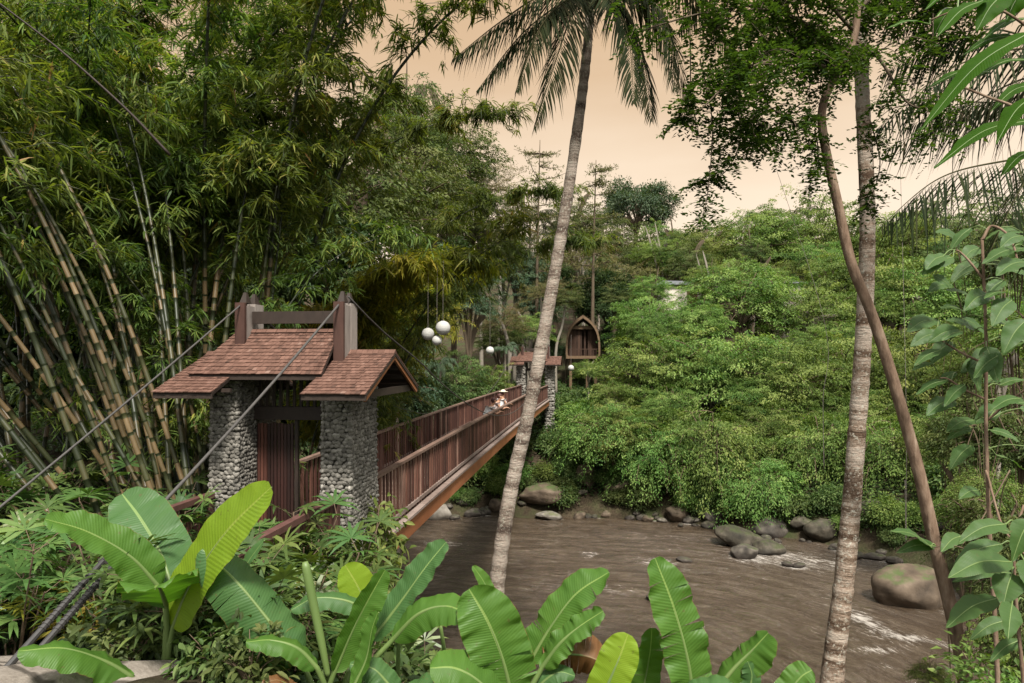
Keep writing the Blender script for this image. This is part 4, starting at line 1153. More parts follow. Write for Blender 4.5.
def crown_mesh(seed, R, ncl, nl, L, W, cr, mat, weep=0, lump=.22, flat=.6, name='crown', lowcut=-.65, fold=False, spread=1.0, lobes=0):
    r = np.random.RandomState(seed); m = MB()
    R = np.asarray(R, float)
    if lobes:                                            # boughs: clumps gather round a few lobes, dark gaps between
        ld = rvec(r, 400); ld = ld[ld[:, 2] > lowcut]; keep = []
        for q in ld:
            if all(q @ w < (.80 if lobes < 12 else .90) for w in keep): keep.append(q)
            if len(keep) >= lobes: break
        ld = np.array(keep); k = r.randint(0, len(ld), ncl)
        lr = r.uniform(.24, .44, len(ld)) if lobes < 12 else r.uniform(.17, .34, len(ld)); lc = ld * r.uniform(.45, .92, (len(ld), 1))
        dd = norm(r.randn(ncl, 3) + ld[k] * .55 + np.array([0, 0, .55]))
        C = (lc[k] + dd * (lr[k] * r.uniform(.45, 1.08, ncl) ** .6)[:, None]) * R
    else:
        d = rvec(r, ncl * 3); d = d[d[:, 2] > lowcut][:ncl]; ncl = len(d)
        rr = (r.uniform(.28, 1, ncl)) ** .55 * (1 + lump * sn(d, seed, .45, 2))
        C = d * rr[:, None] * R
    out = norm(C + np.array([0, 0, .2 * R[2]]))
    nl_ = np.maximum(8, r.normal(nl, nl * .3, ncl).astype(int))
    idx = np.repeat(np.arange(ncl), nl_); N_ = len(idx)
    size = r.uniform(.7, 1.25, ncl)[idx]
    off = r.randn(N_, 3) * np.array([cr, cr, cr * flat]) * size[:, None] * .62
    p = C[idx] + off
    p[:, 2] -= .25 * (off[:, 0] ** 2 + off[:, 1] ** 2) / cr
    dr = norm(norm(off + 1e-6) * .8 + out[idx] * .55 + r.randn(N_, 3) * .5 + np.array([0, 0, -.35]))
    nr = norm(np.array([0, 0, 1.]) + out[idx] * .45 + r.randn(N_, 3) * .4)
    tone = (.5 + .17 * r.randn(ncl))[idx] + .13 * r.randn(N_)
    fn = leaf_fold if fold else leaf_diamond
    fn(m, p, dr, nr, r.uniform(.65, 1.25, N_) * L, r.uniform(.7, 1.2, N_) * W, np.clip(tone, 0, 1), droop=(r.uniform(.0, .3, N_) if not fold else .2))
    if weep:
        Pw, Dw, Tw = [], [], []
        for k in range(ncl):
            if out[k, 2] > .75: continue
            for q in range(weep):
                st = C[k] + r.randn(3) * cr * .5; ln = r.uniform(.5, 1.9) * spread
                h = norm(np.array([out[k, 0], out[k, 1], 0]) + r.randn(3) * .3)
                n = int(ln * 26); t = np.linspace(0, 1, n)
                pp = st + h * (t * .35 * ln)[:, None] + np.array([0, 0, -1.]) * (t ** 1.25 * ln)[:, None] + r.randn(n, 3) * .05
                Pw.append(pp); Dw.append(norm(r.randn(n, 3) * .6 + h * .4 + np.array([0, 0, -.7]))); Tw.append(np.full(n, .52 + .16 * r.randn()) + .1 * r.randn(n))
        Pw, Dw, Tw = np.vstack(Pw), np.vstack(Dw), np.concatenate(Tw)
        leaf_diamond(m, Pw, Dw, norm(np.array([0, 0, 1.]) + r.randn(len(Pw), 3) * .5), r.uniform(.7, 1.2, len(Pw)) * L * .9, W * .9, np.clip(Tw, 0, 1), droop=.1)
    return m.mesh(name, [M[mat]])

def feather_mesh(seed, R, ns, nl, L, W, slen, mat, droop=.45, wid=.30, weep=0.0):
    """crown of arching sprays: leaves lie along flat branch ends that reach out, thin and droop"""
    r = np.random.RandomState(seed); m = MB(); R = np.asarray(R, float)
    d = rvec(r, ns * 3); d = d[d[:, 2] > -.62][:ns]; ns = len(d)
    knob = 1 + .28 * sn(d * 1.2, seed, .55, 2)
    S = d * R * (r.uniform(.12, .82, ns) ** .6 * knob)[:, None]
    tone = .5 + .20 * r.randn(ns)
    for k in range(ns):
        out = norm(S[k] / R + r.randn(3) * .35); h = norm(np.array([out[0], out[1], 0]) + 1e-3)
        up = r.uniform(-.05, 1.3) * (1 if out[2] > -.2 else .3)
        ln = slen * r.uniform(.55, 1.5); n = int(nl * ln / slen)
        v0 = norm(h + np.array([0, 0, up])); t = np.sort(r.uniform(0, 1, n)) ** .9
        dr = droop * r.uniform(.6, 1.5) + (weep if r.rand() < .6 and out[2] < .5 else 0)
        c = S[k] + v0 * (t * ln)[:, None] + np.array([0, 0, -1.]) * (dr * ln * t ** 2)[:, None]
        sd = np.cross(h, (0, 0, 1.)); w = wid * ln * (1 - .72 * t)
        # side twigs: leaves gather on a handful of them
        tw = r.randint(3, 7); g = np.abs(np.sin(t * tw * 3.14 + r.uniform(0, 3)))[:, None]
        side = (r.randn(n) * w)[:, None]
        p = c + sd * side + np.array([0, 0, 1.]) * ((r.randn(n) * .055 - .30 * side[:, 0] ** 2 / ln)[:, None]) + h * (np.abs(side) * .35) + r.randn(n, 3) * .03
        keep = r.rand(n) < .35 + .65 * g[:, 0]; p = p[keep]; q = len(p)
        dl = norm(h * .7 + sd * np.sign(side[keep]) * r.uniform(.2, .9, (q, 1)) + r.randn(q, 3) * .35 + np.array([0, 0, -.25 - .3 * dr]))
        nr = norm(np.array([0, 0, 1.]) + h * .45 + r.randn(q, 3) * .6)
        leaf_diamond(m, p, dl, nr, r.uniform(.65, 1.25, q) * L, r.uniform(.7, 1.2, q) * W, np.clip(tone[k] + .13 * r.randn(q) + .12 * t[keep], 0, 1), droop=r.uniform(0, .3, q))
        if k % 4 == 0:
            tt = np.linspace(0, 1, 6); bc = S[k] + v0 * (tt * ln)[:, None] + np.array([0, 0, -1.]) * (dr * ln * tt ** 2)[:, None]
            m.tube(np.vstack([S[k] * .45, bc]), np.linspace(.028, .006, 7), 4, mat=1)
    return m.mesh('crown', [M[mat], M['twig']])

def trunk_mesh(seed, r0, R, limbs, mat, bend=.25, crook=.5):
    """trunk from 0 to 1 in z (stretched when placed), limbs reaching into the crown"""
    r = np.random.RandomState(seed); m = MB()
    p = np.array([(0, 0, -.06), (bend * r.uniform(-1, 1), bend * r.uniform(-1, 1), .35), (bend * r.uniform(-1, 1), bend * r.uniform(-1, 1), .7), (0, 0, 1.05)])
    c = spline(p, 20); m.tube(c, np.linspace(r0 * 1.25, r0 * .4, 20), 9)
    for k in range(limbs):
        t = r.uniform(.5, .98); b = c[int(t * 19)]
        az = k * 2.4 + r.uniform(-.4, .4)
        e = np.array([math.cos(az) * R * r.uniform(.5, .85), math.sin(az) * R * r.uniform(.5, .85), r.uniform(.85, 1.3)])
        md = (b + e) / 2 + np.array([0, 0, .06]) + r.randn(3) * np.array([.2, .2, .02]) * crook
        m.tube(spline([b, md, e], 9), np.linspace(r0 * .45, r0 * .08, 9), 6)
    return m.mesh('trunk', [M[mat]], True)

TREE = {
 'bright': (feather_mesh(11, (3.1, 3.1, 2.9), 250, 95, .15, .075, 1.25, 'bright'), trunk_mesh(11, .17, 2.6, 7, 'bark'), 3.4),
 'bright2': (feather_mesh(12, (3.4, 3.0, 2.3), 220, 95, .16, .070, 1.45, 'bright', .35), trunk_mesh(12, .16, 2.6, 7, 'greybark'), 3.4),
 'weep': (feather_mesh(13, (2.7, 2.6, 2.4), 250, 85, .145, .070, 1.2, 'bright', .6, .26, 1.0), trunk_mesh(13, .14, 2.2, 6, 'bark'), 3.1),
 'mid': (feather_mesh(14, (3.0, 3.0, 3.0), 240, 90, .17, .080, 1.3, 'mid'), trunk_mesh(14, .18, 2.5, 7, 'bark'), 3.3),
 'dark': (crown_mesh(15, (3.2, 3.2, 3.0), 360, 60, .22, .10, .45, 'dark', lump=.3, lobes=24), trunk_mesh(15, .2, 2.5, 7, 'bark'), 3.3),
 'blue': (feather_mesh(16, (2.3, 2.3, 3.3), 240, 80, .16, .07, 1.0, 'blue', .5), trunk_mesh(16, .15, 1.8, 7, 'bark'), 3.0),
 'brown': (feather_mesh(17, (3.0, 3.0, 2.5), 170, 75, .16, .06, 1.4, 'brownish', .3), trunk_mesh(17, .16, 2.5, 8, 'greybark'), 3.2),
 'yellow': (feather_mesh(18, (2.8, 2.8, 2.2), 190, 75, .16, .065, 1.3, 'yellow', .5), trunk_mesh(18, .13, 2.3, 6, 'bark'), 3.0),
 'near': (feather_mesh(26, (.9, .9, .9), 150, 62, .085, .042, .50, 'mid'), trunk_mesh(26, .03, .7, 7, 'twig'), 1.0),
 'nearb': (feather_mesh(27, (.9, .9, .8), 140, 60, .075, .036, .55, 'bright', .6), trunk_mesh(27, .03, .7, 7, 'twig'), 1.0),
 'tall': (feather_mesh(25, (1.9, 1.9, 3.6), 210, 85, .16, .075, 1.1, 'bright', .55), trunk_mesh(25, .13, 1.6, 7, 'greybark'), 3.1),
 'round': (crown_mesh(19, (3.3, 3.3, 2.5), 330, 60, .21, .11, .5, 'blue', lump=.10, lowcut=-.3, lobes=34), trunk_mesh(19, .2, 2.4, 8, 'bark'), 3.4),
}
GROUND_TREES = []
def tree(kind, x, y, rpx, Y, label, rz=0.0, sq=1.0, cat='tree', group=None, name='tree'):
    cm, tm, R0 = TREE[kind]
    c = P(x, y, Y); s = rpx / F * Y / R0; zg = hz(c[0], c[1])
    hc = max(c[2] - zg, .25 * s * R0)
    g = empty(name, (c[0], c[1], zg), label, cat, group, rz=rz)
    link('crown', cm, g, (0, 0, hc), scale=(s, s, s * sq))
    link('trunk', tm, g, scale=(s, s, hc))
    return g

# feathery palm frond along a curve: spine tube + hanging leaflets
def frond_into(m, ctrl, leaf, n, seed, hang=.55, wid=.05, val=.5, up=(0, 0, 1), r0=.03, ragged=.15, base=.10):
    r = np.random.RandomState(seed)
    c = spline(ctrl, 40); t = norm(np.gradient(c, axis=0))
    m.tube(c, np.linspace(r0, r0 * .15, 40), 6, val=.75)
    sd = norm(np.cross(t, np.asarray(up, float)))
    u = np.concatenate([np.linspace(base, .99, n)] * 2); sg = np.concatenate([-np.ones(n), np.ones(n)])
    k = u * 39; i = np.clip(k.astype(int), 0, 38); f = (k - i)[:, None]
    p = c[i] * (1 - f) + c[i + 1] * f; tt = t[i]; ss = sd[i]
    prof = np.sin(np.pi * np.clip(u * .86 + .14, 0, 1)) ** .6
    L = leaf * prof * r.uniform(1 - ragged, 1 + ragged, len(u))
    d = norm(ss * sg[:, None] * r.uniform(.75, 1.0, (len(u), 1)) + tt * r.uniform(.5, .9, (len(u), 1)) + np.array([0, 0, -1.]) * hang * r.uniform(.5, 1.3, (len(u), 1)))
    nr = norm(np.cross(d, tt) * sg[:, None] + r.randn(len(u), 3) * .15)
    leaf_lance(m, p, d, nr, L, wid * r.uniform(.8, 1.15, len(u)), np.clip(val + r.randn(len(u)) * .16, 0, 1), droop=r.uniform(.15, .75, len(u))[:, None])

def palm_crown_fronds(seed, n, L, leaf, mat, hang=.5):
    out = []
    for k in range(n):
        r = np.random.RandomState(seed + k); el = rad(r.uniform(-5, 70)); dr = r.uniform(.4, .8)
        a = np.array([0, 0, 0.]); b = np.array([L * .35 * math.cos(el), 0, L * .35 * math.sin(el) + .1 * L]); c = np.array([L * .72 * math.cos(el * .8), 0, L * .55 * math.sin(el)]); d = np.array([L * math.cos(el * .6) * .95, 0, L * .45 * math.sin(el) - dr * L * .45])
        m = MB(); frond_into(m, [a, b, c, d], leaf, 52, seed + k, hang, leaf * .075)
        out.append(m.mesh('frond', [M[mat]]))
    return out
FR = palm_crown_fronds(60, 5, 3.2, .62, 'frond'); FRG = palm_crown_fronds(70, 4, 2.6, .55, 'mid'); FRB = palm_crown_fronds(80, 4, 2.4, .50, 'blue', .8)
PT = MB(); PT.tube(spline([(0, 0, -.05), (.12, .03, .3), (.05, .1, .65), (0, 0, 1)], 24), np.linspace(.17, .10, 24), 10); PT = PT.mesh('trunk', [M['palmtrunk']], True)
def palm(x, y, Y, rpx, kind, label, seed, n=15, group=None):
    c = P(x, y, Y); zg = hz(c[0], c[1]); s = rpx / F * Y / 3.0; r = np.random.RandomState(seed)
    g = empty('palm_tree', (c[0], c[1], zg), label, 'palm', group)
    link('trunk', PT, g, scale=(s, s, max(c[2] - zg, .3)))
    for k in range(n):
        fr = link('frond', kind[k % len(kind)], g, (0, 0, max(c[2] - zg, .3)), rz=k * 2.4 + r.uniform(-.3, .3), scale=s * r.uniform(.85, 1.1))
        fr.rotation_euler.y = r.uniform(-.3, .35)

# fan palm clump: thin stems, each topped by a hand of stiff leaflets
def fanpalm_mesh(seed, nst, h, leaf, mat='fan', w=.042):
    r = np.random.RandomState(seed); st = MB(); lf = MB()
    for k in range(nst):
        a = r.uniform(0, 6.28); rr = r.uniform(0, .22); H = h * r.uniform(.45, 1.05)
        b = np.array([math.cos(a) * rr, math.sin(a) * rr, 0]); top = b + np.array([math.cos(a) * H * .35, math.sin(a) * H * .35, H])
        st.tube(spline([b, (b + top) / 2 + np.array([0, 0, .06]), top], 8), .008, 5)
        for q in range(r.randint(3, 6)):
            az = r.uniform(0, 6.28); el = r.uniform(.0, 1.0); pl = r.uniform(.10, .28)
            d0 = np.array([math.cos(az) * math.cos(el), math.sin(az) * math.cos(el), math.sin(el)])
            start = top - np.array([0, 0, r.uniform(0, .35) * H]); p = start + d0 * pl
            st.tube(np.array([start, p]), .004, 4)
            n = r.randint(7, 12); s1 = norm(np.cross(d0, (0, 0, 1.))); u1 = np.cross(s1, d0)
            an = np.linspace(-1.9, 1.9, n)
            D = norm(d0[None] * np.cos(an)[:, None] + s1[None] * np.sin(an)[:, None] + u1[None] * .12 + r.randn(n, 3) * .06)
            leaf_lance(lf, np.repeat(p[None], n, 0), D, np.repeat(u1[None], n, 0), leaf * r.uniform(.8, 1.1) * (1 - .18 * np.abs(an) / 1.9), w, np.clip(r.uniform(.25, .8) + r.randn(n) * .08, 0, 1), droop=.30)
    return st.mesh('stems', [M['twig']]), lf.mesh('leaf_fans', [M[mat]])
FAN = [fanpalm_mesh(21, 7, .95, .34), fanpalm_mesh(22, 9, 1.15, .36), fanpalm_mesh(23, 6, .7, .30), fanpalm_mesh(24, 8, .9, .33, 'yellow', .034)]
def fan(k, x, y, label, group, sc=1.0, rz=0.0):
    g = empty('fan_palm', (x, y, hz(x, y) - .03), label, 'fan palm', group, rz=rz, scale=sc)
    link('stems', FAN[k][0], g); link('leaf_fans', FAN[k][1], g)

# low leafy shrubs
def shrub_mesh(seed, R, ncl, nl, L, W, cr, mat, fold=True):
    r = np.random.RandomState(seed); st = MB()
    for k in range(9):
        a = r.uniform(0, 6.28); e = np.array([math.cos(a) * R[0] * .7, math.sin(a) * R[1] * .7, R[2] * r.uniform(.1, .7)])
        st.tube(spline([(0, 0, -R[2] * .8), e * .5 + np.array([0, 0, -.1]), e], 7), np.linspace(.018, .005, 7), 5)
    return st.mesh('stems', [M['twig']]), crown_mesh(seed, R, ncl, nl, L, W, cr, mat, fold=fold, name='foliage', lowcut=-.9)
SHR = {'broad': shrub_mesh(31, (.55, .55, .5), 34, 12, .20, .085, .2, 'mid'), 'dark': shrub_mesh(32, (.6, .6, .5), 36, 13, .17, .075, .2, 'dark'),
       'fine': shrub_mesh(33, (.6, .55, .55), 60, 26, .085, .038, .16, 'bright', False), 'lime': shrub_mesh(34, (.4, .4, .4), 24, 10, .17, .06, .16, 'yellow'),
       'bank': shrub_mesh(35, (1.2, 1.2, .8), 110, 36, .17, .085, .32, 'mid', False), 'bankb': shrub_mesh(36, (1.2, 1.2, .8), 110, 36, .15, .075, .3, 'bright', False)}
def shrub(kind, x, y, label, group=None, sc=1.0, rz=0.0, z=None, cat='shrub'):
    a, b = SHR[kind]; h = {'broad': .42, 'dark': .42, 'fine': .45, 'lime': .35, 'bank': .6, 'bankb': .6}[kind] * sc
    g = empty('shrub', (x, y, (hz(x, y) if z is None else z) + h), label, cat, group, rz=rz, scale=sc)
    link('stems', a, g); link('foliage', b, g)
R_ = np.random.RandomState(77)
# ---------------------------------------------------------------- bamboo
def at(x, Y): return (x - CX) / F * Y, Y
GL, GM, GB = 'bamboo culms of the leaning clump', 'bamboo culms behind the gateway', 'bamboo in the thicket at the back'
k = 0
cr_ = np.random.RandomState(14)
for k in range(66):
    x = 216 - 190 * cr_.rand() ** 1.25; Y = 8.9 + 2.4 * cr_.rand()
    lean = (216 - x) / 190 + .36 * cr_.randn()
    mi = 6 if lean < .12 else 1 if lean < .32 else 0 if lean < .55 else 8 if lean < .72 else 4 if lean < .9 else 7
    bamboo(BAM[mi], *at(x, Y), rad(180 + 26 * cr_.randn()), 'tan and green bamboo culm leaning left in the clump beside the cable stays', GL, cr_.uniform(.82, 1.12))
for (x, Y, mi, az, sc) in [(184, 12.2, 2, 100, .95), (192, 12.8, 2, 20, 1), (199, 12.0, 2, 80, .95), (206, 12.6, 2, 300, .9), (190, 14.4, 5, 200, 1), (238, 12.6, 2, 10, 1), (247, 13.0, 2, 60, 1), (255, 12.4, 2, 330, .95), (264, 13.4, 3, 350, 1), (243, 15.6, 5, 120, 1), (226, 15.0, 5, 250, 1)]:
    bamboo(BAM[mi], *at(x, Y), rad(az), 'upright tan bamboo culm rising behind the left side of the gateway', GM, sc)
for (x, Y, mi, az, sc) in [(20, 13, 2, 30, .95), (70, 13.5, 5, 340, 1), (118, 14, 3, 0, 1), (150, 15, 5, 40, .95), (-40, 13, 3, 10, 1), (290, 17, 3, 20, 1), (316, 18, 5, 330, 1), (330, 19.0, 3, 15, 1.05), (275, 16.5, 2, 180, 1),
                           (60, 17, 2, 200, 1), (100, 18, 5, 90, 1), (160, 18, 2, 270, 1), (210, 18, 3, 0, 1.05), (250, 19, 5, 100, 1), (-20, 17, 5, 20, 1), (300, 21, 5, 0, 1), (20, 20, 3, 60, 1), (180, 21, 5, 200, 1), (130, 21, 3, 330, 1), (350, 20.4, 2, 350, .9)]:
    bamboo(BAM[mi], *at(x, Y), rad(az), 'bamboo with dark drooping leaf sprays in the thicket on the left', GB, sc)
for i, (x, Y, az, sc) in enumerate([(120, 11.8, 40, 1), (88, 11.2, 60, .95), (140, 12.4, 100, 1), (106, 12.2, 160, 1), (70, 12.0, 80, 1.05), (158, 12.2, 30, 1), (172, 12.6, 150, .95), (52, 11.6, 20, 1), (34, 11.4, 90, .9), (128, 13.0, 200, 1.1), (96, 13.2, 300, 1.0), (150, 13.4, 180, 1.1), (16, 11.0, 120, 1)]):
    bamboo(THIN, *at(x, Y), rad(az), 'slim bamboo culm in the shade between leaning clump and gateway', 'slim bamboo culms in the shade', sc)
for i, (x, Y, az, sc) in enumerate([(212, 11.0, 200, .8), (188, 10.8, 150, .72), (228, 11.6, 30, .8), (150, 11.4, 170, .72), (60, 9.8, 100, .7)]):
    bamboo(FRESH, *at(x, Y), rad(az), 'young bamboo with bright drooping leaf hands in front of the thicket', 'young bamboo in front of the thicket', sc)
for (x, Y, mi, az, sc) in [(300, 18.5, 0, 55, 1.0), (306, 19.4, 1, 310, 1.05), (312, 20.4, 0, 75, 1.0), (318, 21.0, 1, 290, 1.0), (290, 18.8, 0, 335, 1.0), (325, 22, 1, 60, 1.05)]:
    bamboo(GOLD[mi], *at(x, Y), rad(az), 'yellow leaved bamboo drooping over the bridge behind the gate roof', 'yellow leaved bamboo above the bridge', sc)

# dark trees closing the thicket behind the bamboo
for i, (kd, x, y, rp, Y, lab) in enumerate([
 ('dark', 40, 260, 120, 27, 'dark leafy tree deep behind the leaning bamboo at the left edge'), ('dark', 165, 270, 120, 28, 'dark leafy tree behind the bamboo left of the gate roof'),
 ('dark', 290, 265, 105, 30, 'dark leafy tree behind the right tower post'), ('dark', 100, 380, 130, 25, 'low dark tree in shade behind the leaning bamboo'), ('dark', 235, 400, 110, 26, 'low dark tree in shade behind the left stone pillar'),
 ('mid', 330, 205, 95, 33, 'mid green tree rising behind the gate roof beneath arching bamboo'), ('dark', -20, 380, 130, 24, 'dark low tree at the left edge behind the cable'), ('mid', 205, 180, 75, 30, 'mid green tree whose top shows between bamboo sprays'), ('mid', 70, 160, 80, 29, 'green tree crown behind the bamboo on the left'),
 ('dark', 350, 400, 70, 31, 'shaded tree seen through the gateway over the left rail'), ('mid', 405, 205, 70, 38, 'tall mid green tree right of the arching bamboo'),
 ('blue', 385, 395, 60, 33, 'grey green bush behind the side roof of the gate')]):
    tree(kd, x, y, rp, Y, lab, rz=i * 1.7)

# ---------------------------------------------------------------- the wooded far side
FT = [
 # along the water
 ('weep', 604, 432, 52, 40.5, 'bright bush leaning over the bank right of the far gate pillar'),
 ('weep', 655, 458, 52, 39.6, 'bright weeping bush above the low brown boulders'),
 ('weep', 712, 448, 60, 39.0, 'bright weeping tree above the round grey waterline rock'),
 ('weep', 757, 486, 50, 36.6, 'weeping tree whose leaves trail onto the long mossy rock'),
 ('weep', 822, 452, 58, 37.6, 'weeping tree overhanging green rocks left of the pale palm trunk'),
 ('weep', 888, 462, 60, 36.0, 'weeping tree between the pale palm and the curved trunk'),
 ('weep', 955, 478, 62, 33.5, 'weeping tree over the shore right of the curved trunk'),
 ('mid', 1010, 500, 60, 31.0, 'mid green tree on the right shore behind the sapling'),
 # middle
 ('bright', 648, 378, 58, 46, 'bright rounded tree right of the arched hut'),
 ('bright2', 716, 372, 68, 46, 'broad bright tree below the cream house'),
 ('bright', 785, 388, 64, 44, 'bright tree left of the pale palm at mid height of the slope'),
 ('bright2', 845, 375, 66, 45, 'bright spreading tree straight behind the pale palm trunk'),
 ('bright', 915, 385, 68, 43, 'bright tree right of where the two trunks cross'),
 ('mid', 985, 400, 70, 41, 'mid green tree behind the large leaved sapling'),
 # upper
 ('bright2', 650, 322, 40, 54, 'light tree just right of the hut roof'),
 ('bright', 742, 305, 58, 56, 'bright tree standing right of the cream house wall'),
 ('bright2', 810, 318, 52, 55, 'bright tree in front of the pale wall fragment'),
 ('bright', 868, 300, 62, 58, 'bright tree crown behind the upper crossing of the trunks'),
 ('bright2', 930, 300, 64, 56, 'bright crown under the drooping palm fronds on the right'),
 ('mid', 1005, 310, 68, 54, 'mid green crown at the right edge behind the sapling leaves'),
 ('bright', 700, 258, 48, 72, 'bright crown on the skyline slope above the cream house'),
 ('bright2', 755, 248, 52, 72, 'bright crown on the skyline below the hanging twigs'),
 ('bright', 815, 245, 52, 74, 'bright skyline crown left of the pale palm trunk'),
 ('bright2', 880, 250, 56, 72, 'bright skyline crown right of the pale palm trunk'),
 ('mid', 955, 250, 60, 70, 'mid green skyline crown behind the drooping fronds'),
 ('mid', 1030, 250, 70, 68, 'mid green skyline crown at the right picture edge'),
 ('mid', 655, 262, 40, 78, 'mid green crown just below the rounded far tree'),
 ('round', 637, 212, 38, 104, 'distant domed tree standing highest on the skyline'),
 ('mid', 606, 244, 34, 84, 'mid green crown left of the domed tree'),
 ('brown', 583, 262, 34, 74, 'brownish thin crown right of the leaning palm on the skyline'),
 ('brown', 622, 288, 36, 66, 'brownish crown above the dark tree behind the hut'),
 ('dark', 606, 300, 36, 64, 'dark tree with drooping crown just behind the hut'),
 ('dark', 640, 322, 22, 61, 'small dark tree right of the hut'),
 # centre
 ('blue', 470, 300, 36, 46, 'tall narrow grey green tree left of the lone lantern'),
 ('mid', 455, 390, 40, 43, 'leafy green tree behind the handrail below the lanterns'),
 ('bright', 488, 382, 24, 45, 'light green bush behind the rail near the three people'),
 ('mid', 500, 340, 26, 52, 'green tree behind the lone lantern'),
 ('bright2', 528, 330, 24, 54, 'fresh green crown just above the far gate roof'),
 ('blue', 540, 300, 32, 60, 'grey green tree behind the leaning palm above the gate'),
 ('brown', 505, 262, 40, 66, 'brownish crown left of the leaning palm on the skyline'),
 ('mid', 470, 232, 50, 60, 'tall mid green tree at the centre left of the open sky'),
 ('dark', 430, 275, 46, 50, 'dark tree right of the golden bamboo'),
 ('mid', 432, 195, 52, 52, 'tallest green tree beside the arching bamboo tips'),
 ('yellow', 418, 312, 38, 36, 'yellow green bush behind the hanging lanterns'),
 ('mid', 395, 345, 34, 34, 'mid green bush behind the right tower post'),
 ('dark', 555, 285, 26, 68, 'dark crown behind the leaning palm trunk'),
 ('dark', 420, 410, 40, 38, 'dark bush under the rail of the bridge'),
]
FT += [
 ('bright2', 588, 371, 16, 52, 'bright bush hiding the stilts of the arched hut'), ('dark', 548, 348, 18, 63, 'dark leafy tree left of the arched hut'), ('dark', 612, 340, 20, 63, 'dark leafy tree right behind the arched hut'), ('mid', 606, 372, 12, 55, 'green bush at the right foot of the arched hut'), ('blue', 566, 352, 9, 59, 'grey green bush touching the left side of the hut'),
 ('near', 1000, 540, 44, 8.6, 'fine leaved bush behind the big pointed leaves at lower right'), ('nearb', 962, 512, 30, 9.8, 'fine bright bush just right of the curved trunk above the boulder'), ('near', 985, 440, 44, 10.2, 'leafy tangle behind the lower half of the sapling'),
 ('nearb', 1030, 340, 46, 10.0, 'bright leafy tangle at the right edge behind the sapling top'), ('near', 1000, 590, 26, 9.6, 'small fine leaved bush at the foot of the curved trunk'), ('nearb', 1022, 640, 40, 7.8, 'bright fine leaved bush in the lower right corner'), ('nearb', 930, 676, 18, 9.8, 'low bright bush left of the curved trunk base at the bottom edge'),
 ('near', 1012, 262, 36, 10.5, 'leafy tangle at the right edge under the fronds'), ('nearb', 968, 372, 30, 11.0, 'bright leafy tangle left of the sapling stem'), ('near', 1035, 450, 44, 9.4, 'dense leafy tangle at the right picture edge'), ('near', 1036, 585, 40, 8.0, 'dark fine leaved bush at the right picture edge'), ('nearb', 985, 490, 28, 9.0, 'bright fine bush right of the curved trunk at mid height'), ('near', 948, 440, 22, 10.8, 'small leafy tangle right beside the curved trunk'),
 ('mid', 452, 160, 50, 54, 'tall feathery tree rising over the bridge left of the sky'), ('brown', 482, 190, 36, 60, 'thin brownish tree just left of the open sky'), ('mid', 405, 130, 52, 46, 'tall green tree behind the arching bamboo tips'), ('blue', 520, 268, 34, 60, 'grey green tree beneath the tiered tree'), ('mid', 575, 225, 30, 76, 'green crown right behind the leaning palm on the skyline'),
 ('tall', 1000, 330, 40, 24, 'slender bright tree rising behind the sapling leaves'), ('weep', 962, 440, 34, 26, 'weeping bush at the water right of the curved trunk'), ('mid', 1035, 660, 45, 7.5, 'dark green bush in the lower right corner'),
 ('tall', 700, 330, 34, 50, 'upright feathery tree right below the cream house'), ('tall', 835, 290, 34, 58, 'upright feathery tree just left of the pale palm trunk'), ('tall', 910, 250, 36, 66, 'upright feathery tree on the skyline by the drooping fronds'), ('tall', 765, 232, 30, 72, 'upright feathery tree on the skyline under the hanging twigs'), ('tall', 660, 250, 26, 76, 'upright tree on the skyline right of the domed tree'),
 ('bright', 652, 292, 22, 58, 'light crown just left of the cream house wall'), ('bright2', 712, 282, 26, 58, 'light crown touching the brown shutter side of the cream house'), ('bright', 682, 334, 26, 57, 'light crown covering the foot of the cream house'),
 ('mid', 690, 268, 26, 64, 'green crown rising over the roof of the cream house'), ('bright', 772, 290, 24, 60, 'light crown left of the pale wall fragment'), ('bright2', 800, 274, 24, 66, 'light crown above the pale wall fragment'), ('bright', 822, 300, 20, 60, 'light crown right of the pale wall fragment'),
]
tr_ = np.random.RandomState(21)
for k in range(64):
    x = tr_.uniform(575, 1030); q = tr_.rand(); y = 232 + 215 * q
    Y = np.interp(y, [232, 260, 305, 350, 400, 450], [74, 66, 56, 49, 43, 38.5]) - (x - 800) * (.012 if x > 800 else 0)
    if (x < 640 and y < 400) or (655 < x < 702 and 275 < y < 345) or (780 < x < 810 and 268 < y < 318): continue
    kd = ('bright', 'bright2', 'weep', 'mid', 'tall', 'weep', 'brown', 'bright', 'tall')[tr_.randint(0, 9)]
    if kd == 'brown' and y > 320: kd = 'bright'
    FT.append((kd, x, y, tr_.uniform(16, 36) * (1.15 if y > 330 else .9), Y, 'leafy tree among the many crowns of the wooded slope across the river', 1))
GF_ = 'tree crowns of the wooded slope'
for i, a in enumerate(FT):
    if len(a) > 6: tree(*a[:6], rz=i * 2.1, sq=.8 + .35 * tr_.rand(), group=GF_)
    else: tree(*a, rz=i * 2.1, sq=.9 + .2 * ((i * 7) % 5) / 4)
